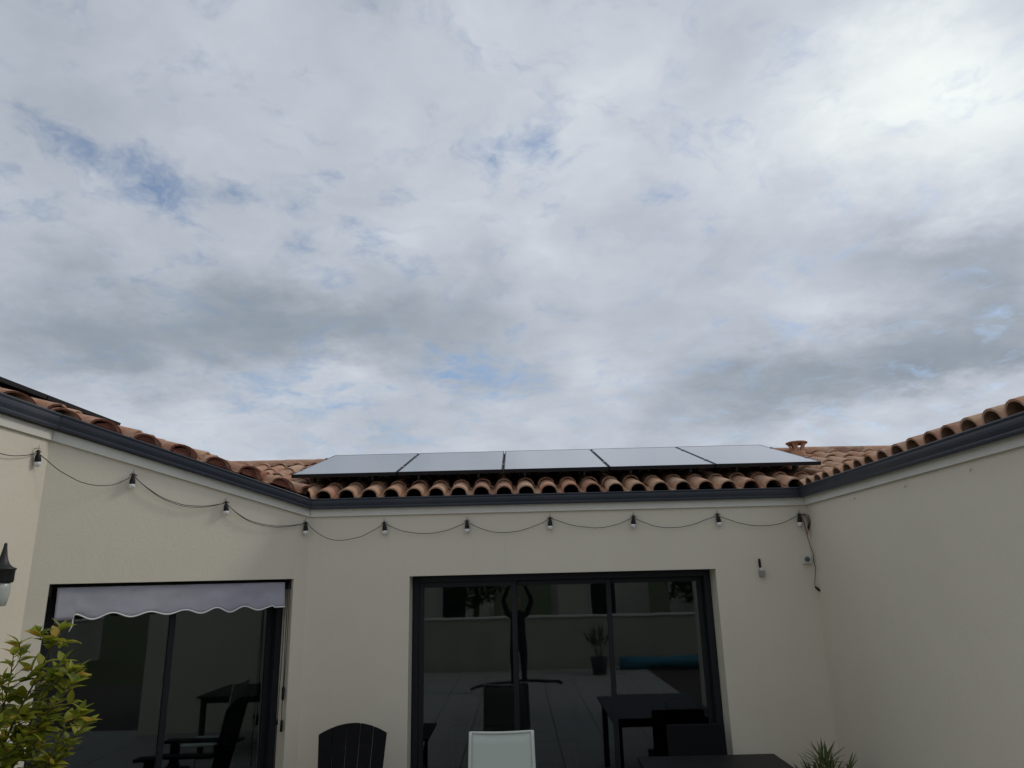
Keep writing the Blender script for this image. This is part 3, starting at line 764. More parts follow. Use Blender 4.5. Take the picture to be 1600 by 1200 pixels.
# tail: gathered loops at the last hook, then down to the plug
h = hooks[-1]
for q in range(5):
    o = .007*q
    cab.tube([h+Vector(v) for v in [(0, -.014, -.018), (.022+o*.5, -.015, -.016+o*.3), (.048+o*.9, -.016, -.050+o), (.058+o*.8, -.016-.002*q, -.095+o*.5), (.050+o*.3, -.014, -.140-o*.8)]], .0020, 6)
tail = [(2.60, 6.475, 2.60), (2.618, 6.47, 2.52), (2.622, 6.468, 2.46), (2.630, 6.47, 2.40), (2.643, 6.472, 2.33), (2.655, 6.455, 2.25), (2.643, 6.44, 2.20), (2.652, 6.44, 2.14), (2.640, 6.45, 2.06), (2.632, 6.455, 2.0), (2.634, 6.455, 1.975)]
tail = [(x-.012, y, z) for x, y, z in tail]
cab.tube(tail, .0030, 6)
obj('cable', cab, M['cable'], sl)
m = MB(); m.tube([(2.622, 6.455, 1.978), (2.630, 6.45, 1.965), (2.650, 6.44, 1.940)], [.008, .011, .009], 8); obj('plug', m, M['black'], sl)
m = MB(); m.tube([(2.600, 6.46, 2.492), (2.612, 6.46, 2.450), (2.616, 6.46, 2.43)], [.005, .009, .005], 8); obj('splice', m, M['potclay'], sl)
# prototype
sk = MB(); sk.lathe([(.009, -.010), (.011, -.022), (.013, -.034), (.019, -.046), (.0235, -.066), (.0250, -.092), (.0250, -.100)], (0, 0, 0), 16)
sk.obox((0, 0, -.018), (.030, 0, 0), (0, .006, 0), (0, 0, .004)); sk.obox((0, 0, -.010), (.012, 0, 0), (0, .008, 0), (0, 0, .008))
bu = MB(); bu.lathe([(.0228, -.098), (.0265, -.106), (.0275, -.116), (.0245, -.128), (.0160, -.139), (.006, -.144), (.001, -.1445)], (0, 0, 0), 18)
hk = MB(); hk.tube([(0, .028, .010), (0, .004, .010), (0, -.006, .008), (0, -.011, -.002), (0, -.006, -.012), (0, .004, -.012)], .0028, 6)
hk.tube([(.0, .0, .010), (.0, -.002, .034)], .0022, 5)
skm, bum, hkm = sk.mesh('socket', [M['black']]), bu.mesh('bulb', [M['bulb']]), hk.mesh('hook', [M['hook']])
for i, h in enumerate(hooks):
    ang = math.atan2(normals[i].y, normals[i].x)+math.pi/2
    T = Matrix.Translation(h) @ Matrix.Rotation(ang, 4, 'Z')
    if i == 0: continue
    s_ = inst('socket', skm, T @ Matrix.Rotation(R(random.uniform(-7, 7)), 4, 'Y') @ Matrix.Scale(.84, 4), sl)
    b_ = inst('bulb', bum, T, sl)
    b_.matrix_basis = s_.matrix_basis.copy()
    inst('hook', hkm, T, sl)
# three bare hooks on the right wing
rn = -rh
for (x, y), lb in zip([(2.61, 5.45), (2.575, 4.66), (2.545, 3.92)], ['small bare metal hook on the right wall, the one nearest the corner', 'middle one of three bare metal hooks on the right wall', 'small bare metal hook on the right wall, the one nearest the camera']):
    t_ = ((y-C3.y)/rdir.y); p = C3+rdir*t_; p.z = 2.635; p = p+rn*.013
    ang = math.atan2(rn.y, rn.x)+math.pi/2
    o = bpy.data.objects.new('wall_hook', hkm); C.objects.link(o)
    o.matrix_basis = Matrix.Translation(p) @ Matrix.Rotation(ang, 4, 'Z') @ Matrix.Rotation(R(25), 4, 'Y') @ Matrix.Scale(.5, 4)
    tag(o, lb, 'hook', 'bare hooks on the right wall')

# ------------------------------------------------------------------ socket, lamp point, lantern
so = thing('power_socket', 'small square white outdoor power socket beside the right corner', 'socket', (2.585, 6.5, 2.212))
m = MB(); m.box(2.548, 2.622, 6.462, 6.4985, 2.175, 2.249); obj('cover_plate', m, M['pvwhite'], so, bevel=.004)
m = MB()
m.tube([(2.585, 6.4615, 2.212), (2.585, 6.458, 2.212)], .026, 24); obj('socket_rim', m, M['greybox'], so)
m = MB(); m.tube([(2.585, 6.4578, 2.212), (2.585, 6.4565, 2.212)], .019, 24); obj('socket_well', m, M['cavity'], so)
m = MB()
for dx in (-.009, .009): m.tube([(2.585+dx, 6.4562, 2.212), (2.585+dx, 6.4550, 2.212)], .003, 10)
obj('contact_hole', m, M['black'], so)
lp = thing('cable_clamp', 'little grey cable box with a black hose stub, on the wall right of the door', 'cable box', (2.17, 6.5, 2.12))
m = MB(); m.box(2.152, 2.196, 6.455, 6.4985, 2.075, 2.125); obj('box', m, M['greybox'], lp, bevel=.003)
m = MB(); m.box(2.156, 2.186, 6.460, 6.4985, 2.1255, 2.150); obj('collar', m, M['pvwhite'], lp, bevel=.003)
m = MB(); m.tube([(2.164, 6.475, 2.150), (2.163, 6.474, 2.19), (2.163, 6.474, 2.222), (2.160, 6.477, 2.228)], [.010, .0105, .010, .006], 10); obj('hose', m, M['black'], lp)

lx, ly = -3.238, 4.56
lan = thing('wall_lantern', 'black coach style wall lantern with frosted glass on the left wing', 'wall lamp', (C1.x, ly, 2.2))
m = MB(); m.box(-3.3585, -3.343, ly-.05, ly+.05, 2.08, 2.34); obj('back_plate', m, M['blackpaint'], lan, bevel=.004)
m = MB(); m.tube([(-3.345, ly, 2.23), (-3.30, ly, 2.245), (-3.25, ly, 2.24), (-3.22, ly, 2.225)], .012, 10); obj('arm', m, M['blackpaint'], lan)
m = MB(); m.lathe([(.068, .0), (.073, .010), (.073, .075), (.080, .082), (.078, .088), (.058, .096), (.040, .112), (.027, .138), (.019, .168), (.013, .205), (.009, .230), (.010, .238), (.002, .246)], (lx, ly, 2.165), 28); obj('cap', m, M['blackpaint'], lan)
m = MB(); m.lathe([(.046, -.135), (.052, -.13), (.060, -.08), (.064, -.03), (.060, .0), (.048, .010), (.001, .012)], (lx, ly, 2.160), 28); obj('glass_shade', m, M['shade'], lan)

# ------------------------------------------------------------------ awning in the left window
aw = thing('awning', 'lilac grey scalloped awning valance with white piping over the left window', 'awning', cham(1.0, -.06, 2.14))
VO = -.055
tA, tB = 1.915, .185
m = MB(); a_, b_ = cham(1.965, VO-.025, 2.122), cham(.135, VO-.025, 2.122)
m.tube([a_, b_], .026, 14); obj('roller', m, M['black'], aw)
m = MB()
for t_ in (1.962, .136):
    c = cham(t_, VO-.02, 2.108); m.obox(c, Vector((S2, S2, 0))*.011, Vector((S2, -S2, 0))*.04, (0, 0, .042))
obj('end_bracket', m, M['black'], aw)
val = MB(); nx, nz = 110, 8; vs = []
edge = []
for i in range(nx+1):
    f = i/nx; t_ = tA+(tB-tA)*f
    drop = .205+(.0165+.004*math.sin(f*11))*math.cos(2*math.pi*(f*6.9-.02+.035*math.sin(f*9.3))) if f > .07 else .222
    if f > .965: drop = max(drop, .212)
    if f > .94: drop = .205
    for j in range(nz+1):
        g_ = j/nz; z = 2.126-drop*g_
        ruf = .008*math.sin(f*19+g_*2)*g_+.005*noise.noise(Vector((f*34+g_*5, g_*1.2, 9)))+.004*noise.noise(Vector((f*14, g_*3, 0)))+.006*noise.noise(Vector((f*5+g_*2, g_*2, 4)))
        p = cham(t_, VO+.018+.014*g_+ruf, z); vs.append(p)
        if j == nz: edge.append(p)
fs = [(i*(nz+1)+j, i*(nz+1)+j+1, (i+1)*(nz+1)+j+1, (i+1)*(nz+1)+j) for i in range(nx) for j in range(nz)]
val.add(vs, fs, 0, True)
vo = obj('valance', val, M['canvas'], aw); md = vo.modifiers.new('thickness', 'SOLIDIFY'); md.thickness = .0025
m = MB(); m.tube([p+Vector((S2, -S2, 0))*.001 for p in edge[8:]], .0052, 8); obj('piping', m, M['piping'], aw)
e0 = edge[8]
m = MB(); m.tube([e0, e0+Vector((-.008, .0, -.02)), e0+Vector((-.012, .004, -.045)), e0+Vector((-.006, .002, -.07)), e0+Vector((-.022, -.006, -.115))], .0042, 6); obj('loose_piping_end', m, M['piping'], aw)
m = MB()
ct = [cham(.160, VO+.03, 2.10), cham(.158, VO+.03, 1.7), cham(.152, VO+.032, 1.26)]
m.tube(ct, .0032, 6); m.tube([cham(.176, VO+.02, 2.10), cham(.174, VO+.02, 1.6), cham(.185, VO+.022, 1.03)], .0030, 6)
m.tube([cham(.152, VO+.032, 1.2), cham(.156, VO+.034, 1.12), cham(.151, VO+.033, 1.0)], .0030, 6); m.tube([cham(.148, VO+.04, 2.10), cham(.146, VO+.04, 1.65), cham(.150, VO+.036, 1.24)], .0028, 6)
obj('pull_cord', m, M['cable'], aw)
m = MB(); m.tube([cham(.152, VO+.033, 1.275), cham(.152, VO+.033, 1.26), cham(.152, VO+.033, 1.18), cham(.152, VO+.033, 1.165)], [.007, .013, .012, .006], 10); obj('cord_toggle', m, M['black'], aw)
m = MB(); m.tube([cham(.150, VO+.033, 1.015), cham(.150, VO+.033, 1.005), cham(.150, VO+.033, .925)], [.006, .011, .011], 10); obj('cord_toggle', m, M['black'], aw)
m = MB(); m.tube([cham(.186, VO+.022, 1.03), cham(.186, VO+.022, .985)], [.004, .011], 8); m.tube([cham(.186, VO+.022, .985), cham(.186, VO+.022, .60)], .004, 6); obj('crank_eye', m, M['black'], aw)

# ------------------------------------------------------------------ adirondack chair
ad = thing('adirondack_chair', 'charcoal adirondack chair with fanned slats standing against the back wall', 'chair', (-1.30, 5.72, 0))
ax0, ay0 = -1.30, 5.98
for k in range(5):
    f = (k-2); m = MB()
    # fan: bottom narrow, top wide; five slats
    b0, b1 = (f-.47)*.088, (f+.47)*.088; t0, t1 = (f-.485)*.106, (f+.485)*.106
    ztop = [.985, 1.030, 1.045, 1.030, .985][k]
    n = 6; front = []; back = []
    for q in range(n+1):
        s = q/n; xx = t0+(t1-t0)*s
        zz = 1.046-(xx/.27)**2*.075
        front.append((xx, zz))
    pts = [(b0, .33)]+front+[(b1, .33)]
    def P(x, z, dy): return Vector((ax0+x, ay0+(z-1.0)*.22+dy+abs(x)*-.05, z+.006))
    vs = [P(x, z, 0) for x, z in pts]+[P(x, z, .021) for x, z in pts]; N_ = len(pts)
    m.add(vs, [tuple(range(N_)), tuple(range(2*N_-1, N_-1, -1))]+[(i, i+N_, (i+1) % N_+N_, (i+1) % N_) for i in range(N_)])
    obj('back_slat', m, M['resin'], ad, bevel=.003)
m = MB(); m.box(ax0-.27, ax0+.27, 5.880, 5.905, .62, .69); obj('back_rail', m, M['resin'], ad)
m = MB()
for k in range(5):
    y0 = 5.26+k*.098; m = MB(); z_ = .40-k*.022; m.box(ax0-.27, ax0+.27, y0, y0+.088, z_, z_+.022); obj('seat_slat', m, M['resin'], ad, bevel=.003)
for sx in (-1, 1):
    m = MB(); xx = ax0+sx*.33; m.box(xx-.07, xx+.07, 5.16, 5.92, .60, .622); obj('armrest', m, M['resin'], ad, bevel=.004)
    m = MB(); xx = ax0+sx*.30; m.box(xx-.012, xx+.012, 5.22, 5.31, 0.026, .598); obj('leg', m, M['resin'], ad, bevel=.003)
    m = MB(); m.obox((ax0+sx*.282, 5.62, .21), (.011, 0, 0), Vector((0, .42, -.165)), Vector((0, .018, .045))); obj('leg', m, M['resin'], ad, bevel=.003)

# ------------------------------------------------------------------ white chair
wc = thing('dining_chair', 'white high backed garden chair standing in front of the glass door', 'chair', (-.14, 5.35, 0))
cx_ = -.138; cy_ = 5.56
def WP(x, z, dy=0): return Vector((cx_+x, cy_+(z-1.0)*.16+dy, z))
bk = MB(); n = 16; vs = []
for q in range(n+1):
    s = -1+2*q/n
    for zf in range(9):
        v = zf/8; wd = .226+.012*(1-v); zt = 1.036+.012*s*s; z = .44+(zt-.44)*v
        vs.append(WP(s*(wd-.014), z, .018*(1-s*s)))
fs = [(i*9+j, (i+1)*9+j, (i+1)*9+j+1, i*9+j+1) for i in range(n) for j in range(8)]
bk.add(vs, fs, 0, True); o = obj('backrest', bk, M['chair_w'], wc); md = o.modifiers.new('t', 'SOLIDIFY'); md.thickness = .004
m = MB()
for s in (-1, 1): m.tube([WP(s*.240, .02, -.06), WP(s*.238, .44), WP(s*.229, .8), WP(s*.224, 1.02), WP(s*.223, 1.052)], .012, 10)
m.tube([WP(-.223, 1.046, .002), WP(-.11, 1.040, .013), WP(0, 1.037, .018), WP(.11, 1.040, .013), WP(.223, 1.046, .002)], .009, 8)
obj('back_frame', m, M['chair_f'], wc)
m = MB(); m.box(cx_-.22, cx_+.22, 5.02, 5.46, .432, .442); obj('seat', m, M['chair_w'], wc)
m = MB()
m.tube([(cx_-.235, 5.47, .437), (cx_-.235, 5.02, .437), (cx_+.235, 5.02, .437), (cx_+.235, 5.47, .437)], .012, 8); obj('seat_frame', m, M['chair_f'], wc)
for s in (-1, 1):
    m = MB(); m.tube([(cx_+s*.235, 5.03, .43), (cx_+s*.24, 5.0, .026)], .012, 8); obj('leg', m, M['chair_f'], wc)

# ------------------------------------------------------------------ dark table and the chair behind it
tb = thing('garden_table', 'long dark garden table standing in front of the right end of the glass door', 'table', (1.45, 5.3, 0))
m = MB(); m.box(.90, 1.97, 4.62, 6.06, .722, .75); obj('table_top', m, M['tabletop'], tb, bevel=.006)
m = MB(); m.box(.96, 1.91, 4.68, 4.70, .66, .72); m.box(.96, 1.91, 5.98, 6.0, .66, .72); m.box(.96, .98, 4.70, 5.98, .66, .72); m.box(1.89, 1.91, 4.70, 5.98, .66, .72); obj('apron', m, M['tabletop'], tb)
for xx in (.945, 1.865):
    for yy in (4.665, 5.955):
        m = MB(); m.box(xx, xx+.06, yy, yy+.06, .026, .7205); obj('leg', m, M['tabletop'], tb, bevel=.003)
dc = thing('dining_chair', 'black square backed chair between the dark table and the glass door', 'chair', (1.47, 6.3, 0))
m = MB(); m.obox((1.47, 6.47, .68), (.245, 0, 0), (0, .012, 0), (0, .01, .215)); obj('backrest', m, M['sling'], dc, bevel=.01)
m = MB(); m.box(1.24, 1.70, 6.03, 6.44, .43, .47); obj('seat', m, M['sling'], dc, bevel=.008)
for xx in (1.24, 1.67):
    for yy in (6.04, 6.42):
        m = MB(); m.box(xx, xx+.03, yy, yy+.03, .026, .4295); obj('leg', m, M['blackpaint'], dc)

# ------------------------------------------------------------------ plants
def leaf_mesh(L, Wd, name, mat, fold=.25, droop=.2):
    mb = MB(); n = 6; vs = []
    for i in range(n+1):
        s = i/n; w = Wd*math.sin(math.pi*min(1, s**.8*.98+.02))*(1-.15*s); z = -droop*L*s*s
        vs += [(-w/2, s*L, z+fold*w*.5), (0, s*L, z), (w/2, s*L, z+fold*w*.5)]
    fs = []
    for i in range(n): b = i*3; fs += [(b, b+1, b+4, b+3), (b+1, b+2, b+5, b+4)]
    mb.add(vs, fs, 0, True); return mb.mesh(name, [mat])
def frame_to(d, upv=Vector((0, 0, 1)), roll=0):
    y = d.normalized(); x = y.cross(upv)
    if x.length < .05: x = Vector((1, 0, 0))
    x.normalize(); z = x.cross(y); m = Matrix((x, y, z)).transposed().to_4x4()
    return m @ Matrix.Rotation(roll, 4, 'Y')
tree = thing('citrus_tree', 'young potted citrus tree with light green and yellowing leaves, bottom left', 'tree', (-2.62, 3.75, 0))
tx, ty = -2.62, 3.75
m = MB(); m.lathe([(.15, .024), (.17, .03), (.215, .40), (.235, .41), (.235, .455), (.205, .46), (.195, .42)], (tx, ty, 0), 28); obj('pot', m, M['potclay'], tree)
m = MB(); m.lathe([(.196, .40), (.19, .425), (.05, .43), (.001, .43)], (tx, ty, 0), 20); obj('soil', m, M['soil'], tree)
rt_ = random.Random(21)
tr = MB(); tr.tube([(tx, ty, .42), (tx+.02, ty, .62), (tx-.01, ty+.01, .85), (tx+.01, ty, 1.05)], [.022, .018, .016, .013], 9)
obj('trunk', tr, M['bark'], tree)
br = MB(); LM = [leaf_mesh(.085, .044, 'leaf', M['citrus']), leaf_mesh(.072, .040, 'leaf', M['citrus'], .35, .35), leaf_mesh(.058, .030, 'leaf', M['citrus'], .3, .1)]
leafpos = []
def branch(a, b, r0, nodes, dens, bend=.05):
    a, b = Vector(a), Vector(b); pts = []
    off = Vector((rt_.uniform(-1, 1), rt_.uniform(-1, 1), rt_.uniform(-.3, .6)))*bend
    for i in range(nodes+1):
        s = i/nodes; p = a.lerp(b, s)+off*math.sin(math.pi*s)+Vector((noise.noise(Vector((s*4, a.x*9, b.x*9))), noise.noise(Vector((s*4, a.y*9, b.y*9+5))), 0))*.02*s
        pts.append(p)
    br.tube(pts, [max(.0015, r0*(1-.75*i/nodes)) for i in range(nodes+1)], 6)
    for i in range(nodes):
        d = pts[i+1]-pts[i]
        for q in range(dens):
            if i < nodes*.25 and rt_.random() < .8: continue
            p = pts[i]+d*rt_.random(); an = rt_.uniform(0, 2*math.pi)
            dd = (d.normalized()*.7+Vector((math.cos(an), math.sin(an), rt_.uniform(-.25, .5)))).normalized()
            leafpos.append((p, dd, rt_.uniform(.7, 1.15)))
    for q in range(4):
        an = q*math.pi/2+rt_.random(); dd = ((pts[-1]-pts[-2]).normalized()*.9+Vector((math.cos(an), math.sin(an), .1))*.8).normalized(); leafpos.append((pts[-1], dd, rt_.uniform(.8, 1.1)))
    return pts
mains = [((0, 0, 1.02), (.32, -.02, 1.92), .009), ((0, 0, .98), (.38, .02, 1.66), .008), ((0, 0, .95), (.05, .05, 1.80), .009), ((0, 0, 1.0), (-.18, 0, 1.78), .008),
         ((0, 0, .9), (.43, -.06, 1.50), .007), ((0, 0, .9), (-.38, .08, 1.6), .007), ((0, 0, .9), (.20, -.20, 1.52), .007), ((0, 0, .88), (-.05, .22, 1.55), .006), ((0, 0, .86), (-.30, -.2, 1.4), .006),
         ((0, 0, .9), (.36, .12, 1.36), .006), ((0, 0, .95), (.27, .05, 1.70), .007)]
for a, b, r in mains:
    A = Vector(a)+Vector((tx, ty, 0)); B = Vector(b)+Vector((tx, ty, 0))
    pts = branch(A, B, r, 10, 4)
    for q in range(7):
        i = rt_.randint(4, 9); p = pts[i]; an = rt_.uniform(0, 2*math.pi); L = rt_.uniform(.09, .22)
        branch(p, p+Vector((math.cos(an)*.8, math.sin(an)*.8, rt_.uniform(.2, 1)))*L, .003, 4, 3, .02)
obj('branch', br, M['bark'], tree)
def vis(p):       # how near the photographed side the leaf is
    return p.y-.0*p.x
leafpos.sort(key=lambda l: (l[0].x < -2.75)*1.0+(l[0].z < 1.15)*2.0+(l[0].y-3.75)*.5)
rest = MB()
for i, (p, dd, s) in enumerate(leafpos):
    mat_ = Matrix.Translation(p) @ frame_to(dd, roll=rt_.uniform(-.6, .6)) @ Matrix.Scale(s, 4)
    me = LM[rt_.choice([0, 0, 1, 1, 2])]
    if i < 295: inst('leaf', me, mat_, tree)
    else:
        rest.add([mat_ @ v.co for v in me.vertices], [tuple(pl.vertices) for pl in me.polygons], 0, True)
if rest.f: structure(obj('foliage', rest, M['citrus'], tree), 'stuff')
print('citrus leaves', len(leafpos))

def palm(name, label, x, y, z0, height, n_st, seed, leafL, mat, cat='palm', spread=.9, pot=True):
    rp = random.Random(seed)
    t = thing(name, label, cat, (x, y, z0))
    if pot:
        m = MB(); m.lathe([(.13, .024), (.15, .03), (.19, .36), (.19, .38), (.175, .38), (.17, .34)], (x, y, z0), 26); obj('pot', m, M['potgrey'], t)
        m = MB(); m.lathe([(.171, .32), (.16, .35), (.03, .355), (.001, .355)], (x, y, z0), 18); obj('soil', m, M['soil'], t)
    z1 = z0+(.35 if pot else 0)
    for k in range(n_st):
        an = rp.uniform(0, 2*math.pi); tilt = rp.uniform(.05, .5)*spread; hh = height*rp.uniform(.45, 1.0)
        base = Vector((x+math.cos(an)*.03, y+math.sin(an)*.03, z1)); top = base+Vector((math.cos(an)*tilt*hh, math.sin(an)*tilt*hh, hh*(1-tilt*.25)))
        mid = base.lerp(top, .55)+Vector((0, 0, .05*hh))
        m = MB(); m.tube([base, mid, top], [.005, .004, .0025], 6)
        nl = rp.randint(6, 9); ax = (top-mid).normalized()
        for q in range(nl):
            f = (q/(nl-1)-.5)*2; L = leafL*rp.uniform(.75, 1.1)*(1-.25*abs(f))
            sd_ = ax.cross(Vector((0, 0, 1))); sd_ = sd_.normalized() if sd_.length > .05 else Vector((1, 0, 0))
            d = (ax*math.cos(f*1.25)+sd_*math.sin(f*1.25)+Vector((0, 0, rp.uniform(-.12, .2)))).normalized()
            w = .0088*leafL/.27; s_ = d.cross(Vector((0, 0, 1)))
            s_ = s_.normalized()*w if s_.length > .05 else Vector((w, 0, 0)); vs = []
            for i in range(5):
                u = i/4; c = top+d*(L*u)+Vector((0, 0, -.16*L*u*u)); ww = [.3, 1, 1, .7, .08][i]
                vs += [c-s_*ww+Vector((0, 0, .0015)), c, c+s_*ww+Vector((0, 0, .0015))]
            m.add(vs, [(i*3+e, i*3+e+1, i*3+e+4, i*3+e+3) for i in range(4) for e in (0, 1)], 0, True)
        obj('frond', m, mat, t)
    return t
palm('lady_palm', 'small dark green potted palm with thin leaflets by the right corner', 2.20, 5.72, 0, .40, 16, 5, .24, M['palm'], spread=.85)

# ------------------------------------------------------------------ inside the rooms (seen dimly through the glass)
so_ = thing('sofa', 'dark fabric sofa inside, dimly seen through the glass door', 'sofa', (.5, 8.3, .05))
m = MB(); m.box(-.5, 1.7, 8.0, 8.85, .12, .48); obj('seat', m, M['sofa'], so_, bevel=.04)
m = MB(); m.box(-.5, 1.7, 8.86, 9.08, .12, .95); obj('backrest', m, M['sofa'], so_, bevel=.04)
for xx in (-.72, 1.71): m = MB(); m.box(xx, xx+.21, 8.0, 9.08, .12, .66); obj('armrest', m, M['sofa'], so_, bevel=.03)
for xx in (-.6, 1.75):
    for yy in (8.1, 9.0): m = MB(); m.box(xx, xx+.05, yy, yy+.05, .05, .1195); obj('leg', m, M['black'], so_)
fc = thing('armchair', 'dark armchair indoors behind the glass door', 'armchair', (.75, 7.3, .05))
m = MB(); m.box(.52, .98, 7.12, 7.5, .40, .50); obj('seat', m, M['sofa'], fc, bevel=.02)
m = MB(); m.obox((.75, 7.09, .80), (.24, 0, 0), (0, .03, 0), (0, -.04, .36)); obj('backrest', m, M['sofa'], fc, bevel=.02)
for xx in (.53, .93):
    for yy in (7.1, 7.45): m = MB(); m.box(xx, xx+.04, yy, yy+.04, .05, .3995); obj('leg', m, M['black'], fc)

# ------------------------------------------------------------------ the garden behind the camera (seen in the glass)
gw = thing('garden_wall', 'long low rendered garden wall behind the camera, mirrored in the glass', 'wall', (1, -4.1, 0))
m = MB(); m.box(-14, 14, -4.22, -4.05, -.01, 1.16); obj('wall_panel', m, M['block'], gw)
m = MB(); m.box(-14, 14, -4.25, -4.02, 1.162, 1.20); obj('coping', m, M['fascia'], gw)
for k, (x0, x1, y0, hh, lb) in enumerate([(-9.5, -1.2, -17, 2.9, 'pale bungalow beyond the garden wall, left in the mirror image of the glass'), (1.6, 5.2, -15.5, 2.6, 'small pale garage beyond the garden wall in the mirror image'), (8, 17, -19, 3.2, 'pale house far right beyond the garden wall in the mirror image')]):
    t = thing('neighbour_house', lb, 'house', ((x0+x1)/2, y0-3, 0), 'houses beyond the garden wall')
    m = MB(); m.box(x0, x1, y0-6, y0, 0, hh); obj('wall', m, M['plaster'], t)
    m = MB(); cy2 = y0-3; rz = hh+1.3
    m.add([(x0-.4, y0+.4, hh), (x1+.4, y0+.4, hh), (x1+.4, y0-6.4, hh), (x0-.4, y0-6.4, hh), (x0+1.5, cy2, rz), (x1-1.5, cy2, rz)], [(0, 1, 5, 4), (1, 2, 5), (2, 3, 4, 5), (3, 0, 4), (3, 2, 1, 0)])
    obj('roof', m, M['farroof'], t)
    n = max(1, int((x1-x0)//2.6))
    for q in range(n):
        wx = x0+(q+.5)*(x1-x0)/n
        m = MB(); m.box(wx-.55, wx+.55, y0+.002, y0+.05, .9 if q % 2 else .1, 2.2)
        w = obj('window', m, M['pvwhite'], t)
        m = MB(); m.box(wx-.48, wx+.48, y0+.052, y0+.06, .97 if q % 2 else .17, 2.13); obj('pane', m, M['screen'], w)
pr_ = thing('pool_cover_roll', 'blue rolled pool sheet lying before the garden wall', 'pool cover', (3.6, -3.55, 0))
m = MB(); m.tube([(2.3+.35*i, -3.5+.02*math.sin(i*2.1), .16) for i in range(9)], [.13+.012*math.sin(i*1.7) for i in range(9)], 16); obj('sheet', m, M['blue'], pr_)
m = MB(); m.tube([(2.15, -3.5, .16), (5.25, -3.5, .16)], .03, 10); obj('pole', m, M['rail'], pr_)
palm('garden_palm', 'small palm by the garden wall, mirrored in the glass', 1.75, -2.9, 0, .5, 14, 9, .42, M['palm'], pot=True)
hs = thing('garden_hose', 'dark garden hose lying in a curve on the terrace, mirrored in the glass', 'hose', (-.2, -1.9, .03))
m = MB(); m.tube([(-.95, -.95, .05), (-.90, -1.3, .05), (-.74, -1.65, .05), (-.42, -1.88, .05), (-.05, -1.98, .05), (.35, -1.97, .05), (.80, -1.86, .05), (.84, -1.6, .05)], .028, 10); obj('tube', m, M['black'], hs)
m = MB(); m.tube([(-.95, -.95, .05), (-.955, -.80, .05)], [.03, .022], 10); obj('nozzle', m, M['pvwhite'], hs)
# closed hedge / trees between the houses
for k, (x, y, h_, r_) in enumerate([(-1.5, -13, 3.7, 1.3), (6.7, -14, 3.4, 1.2), (-11, -12, 4.2, 1.6), (19, -14, 4.6, 1.9)]):
    rp = random.Random(50+k)
    t = thing('garden_tree', ['bushy tree between the two left houses beyond the wall', 'bushy tree right of the small garage beyond the wall', 'bushy tree at the left end beyond the garden wall', 'bushy tree at the right end beyond the garden wall'][k], 'tree', (x, y, 0), 'trees beyond the garden wall')
    m = MB(); m.tube([(x, y, 0), (x+.05, y, h_*.4), (x-.05, y+.1, h_*.7)], [.12, .09, .05], 8); obj('trunk', m, M['bark'], t)
    m = MB()
    for q in range(1800):
        v = Vector((rp.gauss(0, 1), rp.gauss(0, 1), rp.gauss(0, 1))).normalized()*(rp.random()**.4)
        v *= 1+.35*noise.noise(v*2.3+Vector((k, 0, 0)))
        p = Vector((x+v.x*r_, y+v.y*r_, h_*.64+v.z*h_*.36)); s = rp.uniform(.05, .12)
        a = Vector((rp.uniform(-1, 1), rp.uniform(-1, 1), rp.uniform(-1, 1))).normalized()*s; b = a.orthogonal().normalized()*s*.6
        m.add([p-a, p-b, p+a, p+b], [(0, 1, 2, 3)])
    o = obj('crown', m, M['far_leaf'], t)

# ------------------------------------------------------------------ the photographer, arms raised with the phone (mirrored in the glass)
ps = thing('person', 'person in dark clothes holding a phone up with both hands, mirrored in the door', 'person', (0.02, -.30, 0.025))
def skin(name, verts, edges, radii, mat, parent, sub=2):
    me = bpy.data.meshes.new(name); org = wpos(parent)
    me.from_pydata([tuple(Vector(v)-org) for v in verts], edges, [])
    o = bpy.data.objects.new(name, me); C.objects.link(o); o.parent = parent
    md = o.modifiers.new('skin', 'SKIN'); me.materials.append(mat)
    for i, r in enumerate(radii):
        sv = me.skin_vertices[0].data[i]; sv.radius = (r, r) if not isinstance(r, tuple) else r; sv.use_root = (i == 0)
    s = o.modifiers.new('sub', 'SUBSURF'); s.levels = sub; s.render_levels = sub
    return o
PY = -.32
V_, E_, R_ = [], [], []
def vtx(x, y, z, r): V_.append((x, y, z)); R_.append(r); return len(V_)-1
pel = vtx(0, PY, .93, (.16, .11)); wai = vtx(0, PY, 1.10, (.14, .10)); che = vtx(0, PY+.01, 1.30, (.165, .115)); nb_ = vtx(0, PY, 1.44, .075); nk = vtx(0, PY+.01, 1.50, .055)
E_ += [(pel, wai), (wai, che), (che, nb_), (nb_, nk)]
for s in (-1, 1):
    hp = vtx(s*.09, PY, .86, .088); kn = vtx(s*.10, PY+.015, .49, .058); an_ = vtx(s*.11, PY, .10, .042); to = vtx(s*.13, PY+.17, .055, .032)
    E_ += [(pel, hp), (hp, kn), (kn, an_), (an_, to)]
    sh = vtx(s*.17, PY, 1.42, .058); el = vtx(s*.265, PY+.13, 1.70, .043); wr = vtx(s*.125, PY+.25, 2.00, .030)
    E_ += [(nb_, sh), (sh, el), (el, wr)]
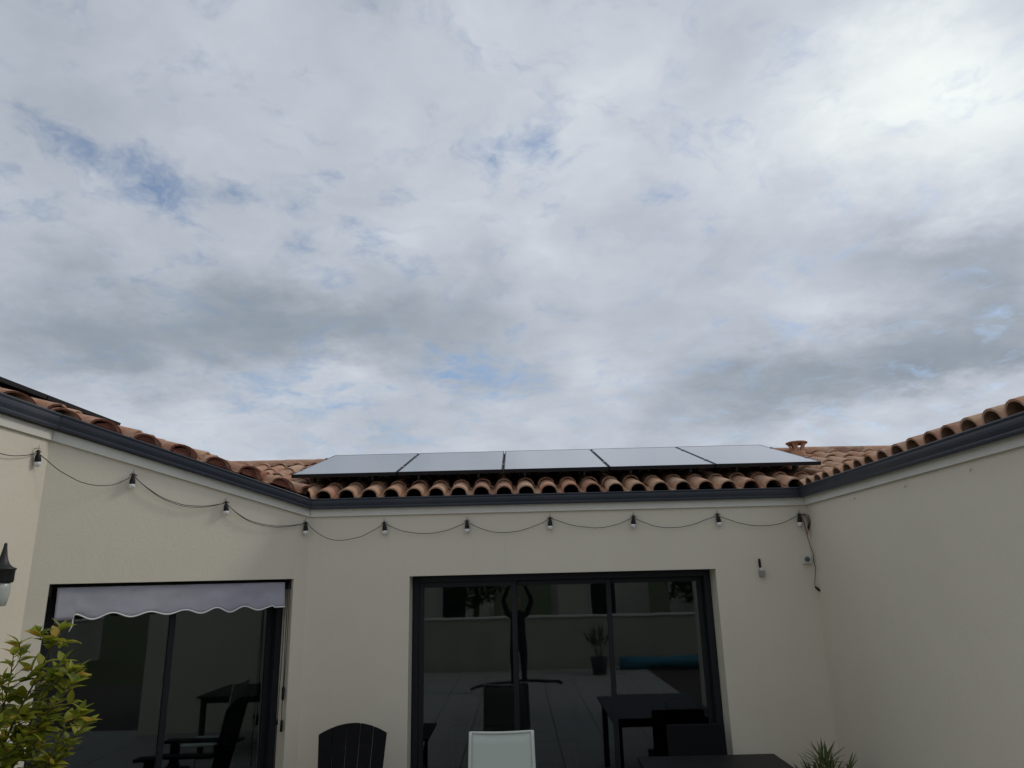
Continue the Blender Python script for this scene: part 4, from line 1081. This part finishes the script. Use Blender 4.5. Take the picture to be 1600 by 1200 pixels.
skin('body', V_, E_, R_, M['cloth'], ps)
m = MB(); hz = 1.615
m.lathe([(.035, -.12), (.055, -.10), (.068, -.06), (.076, 0), (.077, .05), (.062, .095), (.03, .115), (.001, .12)], (0, PY+.03, hz), 18); hd = obj('head', m, M['skin'], ps)
m = MB(); m.obox((0, PY+.112, hz-.015), (.012, 0, 0), (0, .016, 0), (0, .004, .022)); obj('nose', m, M['skin'], hd, bevel=.006)
m = MB()
for s in (-1, 1): m.tube([(s*.028, PY+.098, hz+.015), (s*.028, PY+.106, hz+.015)], .010, 10)
obj('eyes', m, M['screen'], hd)
m = MB(); m.tube([(-.024, PY+.098, hz-.052), (0, PY+.103, hz-.054), (.024, PY+.098, hz-.052)], .005, 6); obj('mouth', m, M['potclay'], hd)
m = MB(); m.lathe([(.079, .01), (.084, .05), (.070, .10), (.035, .124), (.001, .13)], (0, PY+.012, hz), 18); obj('hair', m, M['hair'], hd)
for s in (-1, 1):
    V_, E_, R_ = [], [], []
    w0 = vtx(s*.125, PY+.25, 2.00, .026); pa = vtx(s*.112, PY+.275, 2.055, .03); E_ += [(w0, pa)]
    for q in range(4):
        a = vtx(s*(.104-.006*q), PY+.262-.014+.004*q, 2.085+.018*q-.012, .010); b = vtx(s*(.088), PY+.250, 2.10+.017*q, .009); c = vtx(s*.070, PY+.258, 2.102+.017*q, .008)
        E_ += [(pa, a), (a, b), (b, c)]
    th1 = vtx(s*.098, PY+.292, 2.085, .011); th2 = vtx(s*.082, PY+.272, 2.10, .009); E_ += [(pa, th1), (th1, th2)]
    skin('hand', V_, E_, R_, M['skin'], ps, 1)
ph = thing('phone', 'dark phone held overhead by the photographer, mirrored in the door', 'phone', (0, -.035, 2.13))
m = MB(); m.obox(Vector((0, 0, 2.13))-fw*.034, rt*.078, up*.036, -fw*.004); obj('case', m, M['screen'], ph, bevel=.003)
m = MB(); m.obox(Vector((0, 0, 2.13))-fw*.0385, rt*.073, up*.032, -fw*.0003); obj('display', m, M['screen'], ph)
